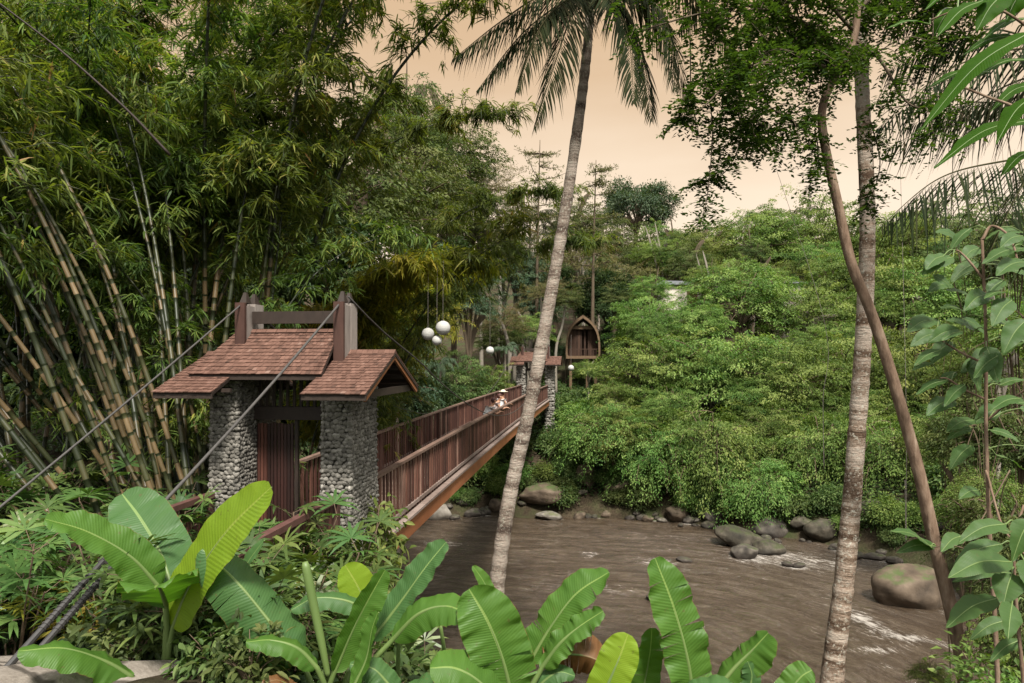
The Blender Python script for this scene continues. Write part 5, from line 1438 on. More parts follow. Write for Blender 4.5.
for i, (x, y, Y, rp, kd, n, lab) in enumerate([
 (530, 222, 62, 34, FR, 15, 'coconut palm on the skyline left of the leaning palm'), (395, 352, 30, 62, FRB, 13, 'silvery palm with long drooping fronds behind the gate'),
 (440, 365, 41, 30, FRB, 12, 'small silvery palm beyond the handrail'), (552, 236, 70, 26, FR, 13, 'small coconut palm right beside the leaning palm on the skyline'),
 (598, 262, 72, 22, FRG, 12, 'small green palm above the brownish crown'), (505, 350, 47, 22, FRB, 11, 'grey green palm behind the far gateway'),
 (745, 224, 78, 20, FRG, 12, 'small palm top on the skyline under the hanging twigs'), (808, 214, 80, 18, FR, 12, 'small dark palm top on the skyline left of the curved trunk'), (425, 255, 44, 40, FRB, 13, 'dusky palm amid the dark trees left of centre')]):
    palm(x, y, Y, rp, kd, lab, 90 + i * 20, n)

# sparse tiered tree against the sky, left and right of the leaning palm
def tiered(x, y0, y1, Y, wpx, label, seed):
    r = np.random.RandomState(seed); a, b = P(x, y0, Y), P(x + 4, y1, Y); zg = hz(a[0], a[1])
    g = empty('tiered_tree', (a[0], a[1], zg), label, 'tree'); h = b[2] - zg; m = MB(); l = MB(); W = wpx / F * Y
    c = spline([(0, 0, 0), (.1, 0, h * .5), (b[0] - a[0], 0, h)], 20); m.tube(c, np.linspace(.22, .03, 20), 7)
    for k in range(34):
        t = r.uniform(.45, 1.0); p = c[int(t * 19)]; az = r.uniform(0, 6.28); L = W * r.uniform(.35, 1.15) * (1.4 - .8 * t)
        e = p + np.array([math.cos(az) * L, math.sin(az) * L, L * r.uniform(.05, .4)]); br = spline([p, (p + e) / 2 + np.array([0, 0, -.06 * L]), e], 9)
        m.tube(br, np.linspace(.05, .012, 9), 4)
        for q in range(24):
            s = r.uniform(.3, 1); w = br[int(s * 8)] + r.randn(3) * np.array([.28, .28, .10])
            n = 3; l_d = norm(r.randn(n, 3) + np.array([0, 0, .3])); leaf_diamond(l, np.repeat(w[None], n, 0), l_d, rvec(r, n), .26, .07, np.clip(.45 + .2 * r.randn(n), 0, 1))
    link('trunk', m.mesh('trunk', [M['bark']], True), g); link('crown', l.mesh('crown', [M['brownish']]), g)
tiered(536, 300, 140, 58, 42, 'bare looking tree with level tiers of twigs left of the leaning palm top', 5)
tiered(592, 300, 160, 60, 34, 'thin tree with dark feathery branches right of the leaning palm', 6)

# bare pale trunks on the slope
for i, (x, y0, x1, y1, Y, w) in enumerate([(500, 330, 497, 238, 58, .22), (515, 330, 512, 245, 60, .20), (548, 345, 552, 292, 56, .16), (556, 350, 566, 300, 56, .14), (538, 350, 541, 296, 56, .15), (612, 352, 615, 300, 62, .34), (510, 362, 502, 322, 50, .2)]):
    a, b = P(x, y0, Y), P(x1, y1, Y); zg = hz(a[0], a[1]); m = MB()
    m.tube(spline([(0, 0, zg - a[2] - .3), (0, 0, 0), (b - a) * .5 + np.array([.12, 0, 0]), b - a], 14), np.linspace(w, w * .5, 14), 8)
    g = empty('slope_tree', a, ['tall slim pale trunk on the slope right of the golden bamboo', 'second slim pale trunk close right of the first on the slope', 'thin leaning stem left of the hut', 'thin pale stem touching the left side of the hut', 'thin upright stem above the far gate roof', 'thick dark trunk just right of the hut', 'short crooked trunk left of the far gate roof'][i], 'tree')
    link('trunk', m.mesh('trunk', [M['bark' if i == 5 else 'greybark']], True), g)
    cr = link('crown', TREE['mid' if i % 2 else 'brown'][0], g, b - a, scale=.32 + .04 * i)

# ---------------------------------------------------------------- the leaning coconut palm
def big_palm():
    Z = 14.0
    base = P(496, 600, Z); zg = hz(base[0], base[1])
    c = spline([P(495, 640, Z), P(497, 585, Z), P(509, 500, Z), P(529, 410, Z), P(548, 310, Z), P(565, 212, Z), P(580, 110, Z), P(588, 40, Z), P(590, 0, Z), P(590, -14, Z)], 150)
    o = c[0].copy(); o[2] = zg - .2
    c = np.vstack([o[None], c]); g = empty('coconut_palm', o, 'tall leaning coconut palm standing in front of the bridge, fronds against the sky', 'palm')
    r = np.random.RandomState(8)
    u = np.linspace(0, 1, len(c)); rr = np.interp(u, [0, .12, .5, .92, 1], [.20, .160, .122, .082, .10]) * (1 + .035 * np.sin(u * 300) + .03 * r.randn(len(c)))
    m = MB(); m.tube(c - o, rr, 22, val=np.clip(.5 + .25 * r.randn(len(c)), 0, 1)); m.build('trunk', M['palmtrunk'], g, smooth=True)
    top = P(590, -12, Z)
    spec = [  # control points in the picture plane with depth offset, leaflet length
     [(588, -10, 0), (545, -6, -.5), (500, 22, -.9), (452, 60, -1.2)], [(588, -8, 0), (560, 4, -.4), (520, 36, -.7), (476, 92, -1.0)],
     [(589, -6, 0), (574, 10, -.8), (556, 60, -1.4), (534, 130, -1.7)], [(589, -8, 0), (578, -30, .6), (520, -38, 1.2), (470, 10, 1.6)],
     [(588, -10, 0), (566, 0, -.9), (540, 28, -1.4), (516, 92, -1.7)], [(592, -8, 0), (610, 0, -.7), (628, 34, -1.1), (634, 104, -1.3)], [(592, -10, 0), (630, -12, -.6), (664, 14, -1.0), (676, 92, -1.2)], [(592, -9, 0), (622, 4, -.4), (642, 50, -.6), (652, 122, -.8)],
     [(592, -10, 0), (640, -4, .2), (672, 40, .4), (700, 138, .5)], [(592, -10, 0), (650, -28, .4), (700, -6, .8), (735, 60, 1.0)],
     [(590, -12, 0), (580, -60, -.2), (556, -100, -.4), (505, -100, -.8)], [(590, -12, 0), (604, -62, .2), (640, -96, .4), (690, -80, .5)], [(590, -12, 0), (592, -66, .8), (596, -110, 1.5), (604, -130, 2.2)]]
    for k, s in enumerate(spec):
        q = np.array([P(x, y, Z + dz) for x, y, dz in s]) - o
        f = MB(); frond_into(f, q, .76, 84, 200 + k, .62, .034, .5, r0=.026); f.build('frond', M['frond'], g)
    for k in range(7):
        a = k * .9; n = MB(); v = ICO3[0] * np.array([.11, .11, .135]); n.add(v + top - o + np.array([math.cos(a) * .22, math.sin(a) * .22, -.12 - .08 * (k % 2)]), None, ICO3[1]); n.build('coconut', M['coconut'], g, smooth=True)
big_palm()

# pale palm trunk on the right, its crown high above
def pale_palm():
    Z = 10.0
    c = spline([P(829, 720, Z), P(834, 660, Z), P(843, 590, Z), P(851, 510, Z), P(857, 430, Z), P(863, 345, Z), P(867, 255, Z), P(867, 190, Z), P(863, 110, Z + .1), P(860, 20, Z + .2), P(858, -80, Z + .3)], 150)
    zg = hz(c[0][0], c[0][1]); o = c[0].copy(); o[2] = zg - .25
    c = np.vstack([o[None], c]); g = empty('pale_palm', o, 'pale barked palm trunk standing on the near bank at the right, fronds overhead', 'palm')
    r = np.random.RandomState(9); u = np.linspace(0, 1, len(c)); rr = np.interp(u, [0, .1, .3, .6, 1], [.185, .150, .130, .108, .09]) * (1 + .025 * r.randn(len(c)))
    m = MB(); m.tube(c - o, rr, 22, val=np.clip(.5 + .25 * r.randn(len(c)) + .25 * (u - .4), 0, 1)); m.build('trunk', M['palmpale'], g, smooth=True)
    for k in range(9):
        az = k * .7 + .2; L = 3.2; t0 = c[-1] - o
        q = np.array([t0, t0 + [math.cos(az) * 1.1, math.sin(az) * 1.1, .7], t0 + [math.cos(az) * 2.3, math.sin(az) * 2.3, .5], t0 + [math.cos(az) * L, math.sin(az) * L, -.6]])
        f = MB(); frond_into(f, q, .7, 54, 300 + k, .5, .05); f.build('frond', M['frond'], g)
pale_palm()

# a second palm just outside the frame whose dark fronds hang into the upper right
def side_palm():
    Z = 9.0; top = P(1085, 70, Z + .4); zg = hz(top[0] + .3, top[1] + .3)
    o = np.array([top[0] + .3, top[1] + .3, zg]); g = empty('frond_palm', o, 'palm beyond the right edge whose dark fronds hang in across the upper right', 'palm')
    m = MB(); m.tube(spline([(0, 0, -.2), (.1, 0, (top[2] - zg) * .5), top - o], 30), np.linspace(.2, .13, 30), 12); m.build('trunk', M['palmtrunk'], g, smooth=True)
    for k, s in enumerate([[(1085, 150, 0), (1010, 160, -.3), (940, 178, -.5), (880, 226, -.6)], [(1080, 50, 0), (1010, 50, -.2), (945, 72, -.3), (876, 130, -.4)], [(1080, 66, 0), (1020, 80, .3), (960, 110, .4), (884, 150, .5)], [(1080, 60, 0), (1000, 30, .3), (940, 40, .5), (880, 75, .7)], [(1080, 60, 0), (1030, 0, .3), (960, -10, .5), (890, 40, .7)],
                           [(1080, 80, 0), (1050, 150, -.8), (1020, 190, -1.2), (985, 262, -1.4)], [(1080, 66, 0), (1010, 100, .8), (960, 104, 1.2), (905, 128, 1.6)], [(1085, 60, 0), (1130, 10, .5), (1180, 30, 1), (1220, 120, 1.4)], [(1085, 80, 0), (1110, 160, .5), (1130, 240, .8), (1140, 320, 1)]]):
        q = np.array([P(x, y, Z + dz) for x, y, dz in s]) - o
        f = MB(); frond_into(f, q, (.92, .85, .85, .8, .6, .75, .6, .6, .6)[k], 58, 400 + k, .85, .023, .42, r0=.018, ragged=.3, base=.06); f.build('frond', M['frond'], g)
side_palm()

# ---------------------------------------------------------------- curved tree on the right with its hanging twigs
def curved_tree():
    Z = 9.0
    c = spline([P(968, 720, Z), P(964, 670, Z), P(950, 605, Z), P(934, 540, Z), P(917, 465, Z), P(893, 380, Z), P(872, 315, Z), P(851, 262, Z), P(838, 205, Z), P(824, 140, Z), P(823, 105, Z), P(838, 70, Z), P(853, 42, Z), P(857, 5, Z), P(852, -60, Z)], 110)
    zg = hz(c[0][0], c[0][1]); o = c[0].copy(); o[2] = zg - .2
    c = np.vstack([o[None], c]); g = empty('curved_tree', o, 'slender brown tree with a curved trunk crossing in front of the pale palm', 'tree')
    u = np.linspace(0, 1, len(c)); r = np.random.RandomState(3)
    m = MB(); m.tube(c - o, np.interp(u, [0, .15, .4, .75, 1], [.100, .085, .068, .050, .042]) * (1 + .05 * sn(c, 5, .5, 3)), 16); m.build('trunk', M['smoothbark'], g, smooth=True)
    # limbs: (pixel path) each carries hanging sprays of small leaves
    limbs = [[(853, 12, 0), (790, 2, -.2), (700, 14, -.5), (632, 34, -.7)], [(840, 66, 0), (800, 40, .4), (740, 60, .6), (706, 96, .7)], [(856, -5, 0), (900, -10, .3), (950, 20, .6), (985, 60, .7)], [(846, 58, 0), (800, 20, -.3), (750, 10, -.6), (700, 40, -.9)], [(853, 30, 0), (800, -20, -.4), (720, -30, -.8), (640, -10, -1.0)], [(838, 70, 0), (790, 60, -.6), (745, 70, -1.0), (700, 110, -1.2)],
             [(856, 10, 0), (890, -10, .2), (930, 10, .4), (960, 60, .4)], [(824, 112, 0), (800, 125, -.2), (770, 110, -.3), (740, 130, -.5)], [(856, 40, 0), (880, 60, -.3), (905, 100, -.4), (925, 110, -.6)], [(853, 0, 0), (830, -50, .4), (780, -60, .7), (700, -50, 1.2)],
             [(846, 62, 0), (810, 45, .5), (770, 40, .8), (725, 70, 1.0)], [(850, 50, 0), (815, 60, .3), (790, 30, .5), (740, 30, .7)]]
    lb = MB(); lf = MB()
    for li, s in enumerate(limbs):
        q = spline([P(x, y, Z + dz) for x, y, dz in s], 24) - o
        lb.tube(q, np.linspace(.026, .008, 24), 6)
        for k in range(15):
            t = r.uniform(.12, 1); p = q[int(t * 23)]
            az = r.uniform(0, 6.28); L = r.uniform(.4, 1.05)
            e = p + np.array([math.cos(az) * L * .7, math.sin(az) * L * .7, r.uniform(-.5, .25) * L])
            tw = spline([p, (p + e) / 2 + np.array([0, 0, .06]), e + np.array([0, 0, -.18 * L])], 8); lb.tube(tw, np.linspace(.008, .003, 8), 4)
            for h in range(r.randint(7, 12)):
                w = tw[r.randint(2, 8)] + r.randn(3) * .05; a2 = r.uniform(0, 6.28); l2 = r.uniform(.18, .42)
                d2 = norm(np.array([math.cos(a2), math.sin(a2), r.uniform(-1.3, .1)])); n = 15
                tt = np.linspace(.08, 1, n); pp = w + d2 * (tt * l2)[:, None] + np.array([0, 0, -.22 * l2]) * (tt ** 2)[:, None]
                sd = norm(np.cross(d2, (0, 0, 1.))); sg = np.where(np.arange(n) % 2, 1, -1)[:, None]
                leaf_diamond(lf, pp, norm(sd * sg + d2 * .5 + r.randn(n, 3) * .25), norm(np.array([0, 0, 1.]) + r.randn(n, 3) * .4), r.uniform(.055, .095, n), r.uniform(.03, .044, n), np.clip(.45 + .18 * r.randn(n), 0, 1))
    # three long hanging sprays seen against the sky
    for s in ([(700, 60, -.8), (712, 120, -.8), (708, 190, -.8), (700, 225, -.8)], [(735, 90, -.6), (740, 140, -.6), (722, 175, -.6), (690, 185, -.6)], [(760, 60, -.3), (762, 95, -.3), (756, 125, -.3), (752, 150, -.3)],
              [(815, 130, 0), (818, 150, -.1), (815, 170, -.1), (808, 190, -.1)], [(870, 120, .2), (880, 160, .2), (874, 190, .2), (866, 210, .2)], [(690, 30, -.8), (690, 90, -.8), (684, 110, -.8), (680, 120, -.8)]):
        q = spline([P(x, y, Z + dz) for x, y, dz in s], 16) - o; lb.tube(q, np.linspace(.010, .004, 16), 5)
        for h in range(58):
            w = q[r.randint(1, 16)]; a2 = r.uniform(0, 6.28); l2 = r.uniform(.15, .34); d2 = norm(np.array([math.cos(a2), math.sin(a2), r.uniform(-.9, .3)])); n = 13
            tt = np.linspace(.05, 1, n); pp = w + d2 * (tt * l2)[:, None] + np.array([0, 0, -.2 * l2]) * (tt ** 2)[:, None]; sd = norm(np.cross(d2, (0, 0, 1.))); sg = np.where(np.arange(n) % 2, 1, -1)[:, None]
            leaf_diamond(lf, pp, norm(sd * sg + d2 * .5 + r.randn(n, 3) * .25), norm(np.array([0, 0, 1.]) + r.randn(n, 3) * .4), r.uniform(.055, .095, n), r.uniform(.03, .044, n), np.clip(.5 + .18 * r.randn(n), 0, 1))
    lb.build('branches', M['bark'], g, smooth=True); lf.build('crown', M['canopy'], g)
curved_tree()

# ---------------------------------------------------------------- banana plants in front
def banana_leaf(plant, o, ctrl, w, mat='ban', up=(0, -.75, .65), fold=.12, wave=.03, tears=0, seed=0, curl=.0, stem=None, rib=.014):
    c = np.array([P(*q) for q in ctrl]) - o
    m = MB(); cc = blade(m, c, w, up, 'banana', fold, wave, tears, 46, 8, .5, seed, curl)
    lf = m.build('leaf', M[mat], plant, smooth=True)
    t = norm(np.gradient(cc, axis=0)); n2 = norm(np.cross(np.cross(t, np.asarray(up, float)), t))
    pth = cc - n2 * rib * .5
    if stem is not None:
        s = np.array([P(*q) for q in stem]) - o
        pth = np.vstack([spline(np.vstack([s, pth[:1]]), 14)[:-1], pth])
    k = MB(); k.tube(pth, np.linspace(rib * (1.5 if stem is not None else 1), .003, len(pth)), 8)
    k.build('midrib', M['banstem'], lf, smooth=True)
    return lf
def banana(x, y, Z, label, leaves, stems):
    b = P(x, y, Z); zg = hz(b[0], b[1]); o = np.array([b[0], b[1], zg])
    g = empty('banana_plant', o, label, 'banana plant')
    for (s, r0) in stems:
        pts = np.array([P(*q) for q in s]) - o; pts = np.vstack([[pts[0][0], pts[0][1], -.15], pts])
        m = MB(); m.tube(spline(pts, 18), np.linspace(r0 * 1.15, r0 * .62, 18), 12); m.build('pseudostem', M['banstem'], g, smooth=True)
    for i, L in enumerate(leaves):
        banana_leaf(g, o, seed=int(abs(x)) + i, **L)
def D(ctrl, w, **k): return dict(ctrl=ctrl, w=w, **k)
banana(166, 700, 4.8, 'banana plant at lower left with a huge lime leaf and a broad grey green leaf', [
 D([(170, 582, 4.85), (160, 552, 4.95), (140, 518, 5.1), (122, 494, 5.25)], 0.430, mat='bandull', up=(.15, -.8, .6), wave=.02, fold=.10, stem=[(168, 650, 4.8), (172, 610, 4.82)]),
 D([(160, 588, 4.75), (130, 556, 4.65), (88, 532, 4.5), (45, 519, 4.35)], 0.270, mat='ban', up=(-.25, -.55, .8), fold=.22, tears=2, stem=[(165, 655, 4.78), (166, 612, 4.76)]),
 D([(172, 628, 4.75), (190, 585, 4.65), (226, 532, 4.5), (271, 487, 4.35)], 0.378, mat='banlime', up=(-.35, -.85, .4), fold=.06, wave=.012, stem=[(168, 672, 4.78), (169, 650, 4.77)]),
 D([(166, 604, 4.72), (162, 592, 4.50), (158, 585, 4.30), (155, 588, 4.10)], 0.468, mat='ban', up=(0, -.2, 1), fold=.16, stem=[(166, 660, 4.78), (167, 630, 4.76)]),
 D([(132, 676, 4.3), (104, 660, 4.2), (64, 648, 4.05), (18, 651, 3.95)], 0.243, mat='ban', up=(0, -.4, .9), fold=-.12, curl=.3, stem=[(165, 690, 4.7), (150, 690, 4.5)]),
], [([(166, 700, 4.8), (166, 668, 4.79), (168, 640, 4.78)], .045)])
banana(318, 720, 4.5, 'banana clump left of centre with a rolled upright leaf and many folded leaves', [
 D([(302, 662, 4.5), (270, 622, 4.52), (238, 583, 4.55), (202, 549, 4.6)], 0.360, mat='bandull', up=(.45, -.6, .35), fold=-.25, stem=[(318, 700, 4.5), (310, 680, 4.5)], tears=2, curl=.3),
 D([(375, 632, 4.9), (366, 605, 4.9), (356, 583, 4.92), (345, 565, 4.95)], 0.270, mat='banlime', up=(-.1, -.9, .3), fold=.05, wave=.01),
 D([(372, 640, 4.65), (402, 600, 4.65), (425, 568, 4.65), (446, 542, 4.65)], 0.243, mat='bandull', up=(-.3, -.6, .7), fold=.14, stem=[(340, 700, 4.55), (355, 665, 4.6)]),
 D([(372, 612, 4.8), (345, 600, 4.75), (315, 598, 4.7), (291, 610, 4.65)], 0.162, mat='bandull', up=(0, -.55, .85), fold=-.2, curl=.25),
 D([(392, 640, 4.5), (418, 614, 4.45), (446, 606, 4.4), (472, 616, 4.3)], 0.225, mat='ban', up=(0, -.7, .7), fold=-.15, curl=.25, stem=[(350, 700, 4.5), (370, 665, 4.5)]),
 D([(335, 672, 4.4), (352, 632, 4.4), (368, 600, 4.42), (385, 570, 4.45)], 0.198, mat='ban', up=(.6, -.6, .3), fold=.4, stem=[(322, 705, 4.45), (328, 690, 4.42)]),
 D([(214, 622, 5.0), (232, 590, 5.0), (248, 562, 5.0), (264, 540, 5.0)], 0.108, mat='bandull', up=(-.4, -.7, .4), fold=.25),
 D([(318, 668, 4.3), (298, 648, 4.25), (272, 640, 4.2), (246, 642, 4.15)], 0.162, mat='ban', up=(0, -.4, .9), fold=-.15, curl=.3, stem=[(322, 705, 4.4), (325, 688, 4.35)]),
 D([(305, 700, 4.2), (292, 688, 4.15), (278, 680, 4.1), (262, 684, 4.05)], 0.090, mat='bandry', up=(0, -.5, .85), fold=.1, tears=3),
 D([(352, 690, 4.3), (366, 660, 4.3), (372, 630, 4.3), (378, 612, 4.3)], 0.144, mat='ban', up=(-.6, -.6, .2), fold=.35, stem=[(335, 715, 4.4), (344, 705, 4.35)]),
 D([(400, 700, 4.4), (385, 680, 4.4), (372, 668, 4.4), (350, 664, 4.4)], 0.180, mat='bandull', up=(0, -.6, .8), fold=-.1, curl=.2),
], [([(330, 720, 4.5), (324, 690, 4.5), (326, 670, 4.5)], .04), ([(345, 720, 4.6), (345, 690, 4.6), (350, 668, 4.6)], .032), ([(400, 720, 4.9), (398, 668, 4.9), (400, 622, 4.9)], .02), ([(446, 730, 4.8), (446, 668, 4.8), (440, 622, 4.8)], .02)])
# the still rolled leaf of that clump
def rolled():
    pts = np.array([P(328, 676, 4.45), P(322, 645, 4.45), P(313, 602, 4.45), P(305, 562, 4.45)]); o = pts[0].copy(); o[2] = hz(o[0], o[1])
    g = bpy.data.objects.get('banana_plant.001'); oo = np.array(g.location)
    m = MB(); c = spline(pts - oo, 24); m.tube(c, np.interp(np.linspace(0, 1, 24), [0, .4, .85, .97, 1], [.018, .026, .030, .026, .018]), 14); m.build('rolled_leaf', M['banstem'], g, smooth=True)
rolled()
banana(512, 735, 4.4, 'banana plant at bottom centre with one broad ribbed leaf facing the camera', [
 D([(513, 702, 4.3), (503, 660, 4.28), (488, 622, 4.28), (469, 589, 4.32)], 0.385, mat='ban', up=(.05, -.9, .42), fold=.12, wave=.035, tears=3, stem=[(513, 735, 4.38), (514, 715, 4.34)]),
 D([(530, 662, 4.65), (550, 628, 4.65), (576, 594, 4.65), (609, 572, 4.65)], 0.288, mat='ban', up=(-.35, -.6, .75), fold=.16, wave=.03, tears=3, stem=[(515, 728, 4.5), (520, 690, 4.6)]),
 D([(541, 668, 4.5), (560, 643, 4.48), (580, 626, 4.46), (603, 611, 4.44)], 0.180, mat='ban', up=(-.2, -.6, .8), fold=-.1, wave=.06, tears=3, stem=[(518, 730, 4.42), (528, 695, 4.48)]),
 D([(505, 712, 4.2), (480, 682, 4.15), (455, 668, 4.12), (430, 668, 4.1)], 0.306, mat='ban', up=(0, -.6, .8), fold=-.14, curl=.15, wave=.02),
 D([(500, 622, 4.75), (492, 600, 4.75), (484, 582, 4.75), (473, 566, 4.75)], 0.099, mat='ban', up=(.4, -.8, .4), fold=.3, stem=[(512, 720, 4.5), (508, 660, 4.7)]),
 D([(545, 662, 4.55), (562, 655, 4.56), (585, 656, 4.56), (606, 664, 4.55)], 0.270, mat='bandry', up=(0, -1, .25), fold=-.4, curl=.3, tears=9, wave=.06),
 D([(470, 716, 4.35), (448, 690, 4.35), (430, 684, 4.35), (405, 690, 4.35)], 0.216, mat='bandull', up=(0, -.5, .85), fold=-.1, curl=.2),
 D([(520, 706, 4.5), (545, 680, 4.5), (560, 672, 4.5), (575, 676, 4.5)], 0.126, mat='bandull', up=(0, -.6, .8), fold=-.15, tears=2),
], [([(512, 735, 4.4), (513, 715, 4.4), (514, 700, 4.42)], .05)])
banana(668, 740, 4.3, 'banana plant at lower right of centre with a tall torn leaf standing before the river', [
 D([(694, 706, 4.3), (688, 660, 4.28), (674, 608, 4.3), (655, 558, 4.36)], 0.305, mat='ban', up=(.1, -.9, .4), fold=.08, wave=.05, tears=5, stem=[(676, 735, 4.3), (690, 722, 4.3)]),
 D([(596, 712, 4.2), (609, 682, 4.18), (620, 656, 4.18), (628, 634, 4.2)], 0.243, mat='banlime', up=(-.35, -.85, .3), fold=.10, wave=.015, stem=[(640, 745, 4.25), (605, 726, 4.22)]),
 D([(638, 712, 4.5), (645, 680, 4.5), (650, 652, 4.5), (652, 628, 4.5)], 0.207, mat='ban', up=(.3, -.85, .4), fold=.14, wave=.03, tears=1),
 D([(716, 690, 4.35), (734, 668, 4.34), (752, 650, 4.32), (768, 633, 4.3)], 0.216, mat='ban', up=(-.45, -.65, .6), fold=-.35, curl=.4, wave=.05, tears=2, stem=[(680, 740, 4.32), (702, 706, 4.35)]),
 D([(778, 706, 4.2), (790, 690, 4.2), (802, 676, 4.2), (812, 670, 4.2)], 0.180, mat='ban', up=(-.3, -.7, .6), fold=.12, wave=.03),
 D([(670, 712, 4.2), (694, 694, 4.18), (716, 686, 4.16), (738, 690, 4.12)], 0.198, mat='bandull', up=(0, -.5, .85), fold=-.1, curl=.2),
 D([(738, 712, 4.3), (748, 694, 4.3), (752, 676, 4.3), (748, 662, 4.3)], 0.126, mat='bandull', up=(0, -.9, .4), fold=-.3),
], [([(668, 740, 4.3), (672, 722, 4.3), (676, 708, 4.3)], .05)])

# ---------------------------------------------------------------- large leaved sapling and lobed leaves on the right
def leaf_plant(name, label, cat, base, stems, leaves, mat, Z0, prof, wratio, sw):
    b = P(*base); zg = hz(b[0], b[1]); o = np.array([b[0], b[1], min(zg, b[2])])
    g = empty(name, o, label, cat); m = MB()
    for s, r0 in stems:
        pts = np.array([P(*q) for q in s]) - o
        m.tube(spline(pts, 26), np.linspace(r0, r0 * .55, 26), 9)
    m.build('stem', M['smoothbark'], g, smooth=True)
    r = np.random.RandomState(len(leaves)); 
    for i, lf in enumerate(leaves):
        (x0, y0), (x1, y1), dz = lf[0], lf[1], lf[2]; wr = lf[3] if len(lf) > 3 else wratio
        a, t = P(x0, y0, Z0 + dz), P(x1, y1, Z0 + dz + r.uniform(-.12, .02))
        L = np.linalg.norm(t - a); md = (a + t) / 2 + np.array([0, 0, .10 * L])
        up = norm(np.array([r.uniform(-.3, .3), -.55, .8]) + r.randn(3) * .2)
        q = MB(); c = blade(q, np.array([a, md, t]) - o, L * wr, up, prof, .18, .02, 0, 18, 4, .5, i, .1)
        lo = q.build('leaf', M[mat], g, smooth=True)
        # leaf stalk back to the nearest stem
        best = None
        for s, r0 in stems:
            pts = spline([P(*w) for w in s], 40); dd = np.linalg.norm(pts - a, axis=1); j = dd.argmin()
            if best is None or dd[j] < best[0]: best = (dd[j], pts[j])
        k = MB(); k.tube(np.vstack([spline([best[1] - o, (best[1] + a) / 2 - o + np.array([0, 0, .02]), a - o], 8), c[1:]]), np.linspace(.0045, .0012, 8 + len(c) - 1), 6); k.build('stalk', M['banstem'], lo, smooth=True)
sap = [((971, 228), (950, 251), .1), ((953, 257), (922, 275), .0), ((978, 262), (950, 283), .2), ((988, 294), (964, 311), -.1), ((940, 333), (910, 347), .1), ((941, 350), (914, 366), .0), ((952, 342), (931, 364), .2), ((975, 330), (946, 320), .1), ((986, 346), (998, 384), -.1, .5), ((1012, 300), (992, 327), -.2), ((1026, 320), (1003, 354), -.3, .5),
       ((947, 380), (916, 395), .1), ((965, 385), (944, 407), .0), ((956, 372), (938, 387), .2), ((1022, 398), (990, 411), -.2), ((1028, 262), (996, 276), -.2), ((1026, 248), (982, 264), -.1), ((975, 300), (945, 290), .3), ((990, 318), (1016, 332), -.1), ((1000, 355), (1026, 342), .0), ((970, 360), (980, 392), .2, .5), ((1004, 262), (1024, 240), .1), ((966, 312), (940, 308), .3), ((1000, 385), (1026, 380), .1), ((955, 400), (926, 416), .2),
       ((960, 240), (935, 232), .2), ((985, 240), (1008, 228), .2), ((1008, 293), (984, 299), -.2, .35), ((975, 420), (946, 432), .2), ((990, 430), (1020, 442), .1), ((972, 445), (950, 470), .2), ((996, 455), (1024, 470), .0)]
sr_ = np.random.RandomState(9)
for k in range(34):
    x, y = sr_.uniform(930, 1030), sr_.uniform(225, 500)
    if x < 950 and (y > 430 or y < 250): continue
    a = sr_.uniform(-.35, .75) * (1 if sr_.rand() < .7 else -1); L = sr_.uniform(17, 33); s = -1 if sr_.rand() < .68 else 1
    sap.append(((x, y), (x + s * L * math.cos(a), y + L * (.25 + .75 * abs(math.sin(a)))), sr_.uniform(-.3, .6), sr_.uniform(.38, .52)))
leaf_plant('sapling', 'slim sapling with large grey green leaves at the right edge', 'sapling', (990, 700, 4.9), [([(1000, 760, 4.9), (996, 640, 4.9), (990, 540, 4.9), (986, 430, 4.9), (986, 340, 4.9), (982, 238, 4.9)], .017), ([(982, 240, 4.9), (992, 226, 4.9), (1010, 238, 4.8), (1020, 270, 4.7)], .011), ([(987, 365, 4.9), (960, 352, 4.95), (938, 338, 5.0), (930, 334, 5.0)], .009),
           ([(987, 400, 4.9), (965, 390, 4.95), (948, 379, 5.0), (940, 378, 5.0)], .009), ([(984, 280, 4.9), (970, 262, 4.95), (960, 252, 5.0), (955, 250, 5.0)], .009), ([(988, 420, 4.9), (1005, 405, 4.8), (1022, 392, 4.7), (1035, 385, 4.6)], .009), ([(986, 470, 4.9), (1000, 520, 4.8), (1012, 540, 4.7), (1030, 560, 4.6)], .009)], sap, 'biglf', 4.9, 'oval', .44, .02)
low = [((1006, 524), (958, 543), -.1), ((1030, 520), (1012, 562), -.3, .55), ((1002, 544), (953, 567), .0), ((1012, 562), (948, 578), -.1), ((1014, 574), (952, 582), .1, .25), ((1012, 574), (1003, 607), -.1, .75), ((998, 598), (946, 628), .0, .45), ((1012, 604), (1008, 640), -.2, .55), ((1024, 560), (1034, 600), -.1, .5), ((1024, 540), (984, 530), .2), ((1024, 600), (1034, 640), .0, .5), ((1008, 620), (970, 640), .2), ((1020, 590), (990, 588), .2),
       ((934, 549), (890, 531), .8, .28), ((936, 546), (896, 553), .8, .3), ((962, 536), (941, 552), .7, .4), ((1020, 640), (990, 662), .1), ((1026, 655), (1040, 690), .1)]
leaf_plant('broadleaf_plant', 'near plant with big pointed green leaves at the lower right edge', 'plant', (1018, 720, 3.3), [([(1030, 790, 3.3), (1024, 690, 3.3), (1016, 600, 3.3), (1014, 540, 3.3), (1024, 505, 3.3)], .010), ([(1014, 570, 3.3), (980, 556, 3.6), (955, 546, 3.9), (930, 548, 4.1)], .004)], low, 'biglf', 3.3, 'oval', .36, .02)
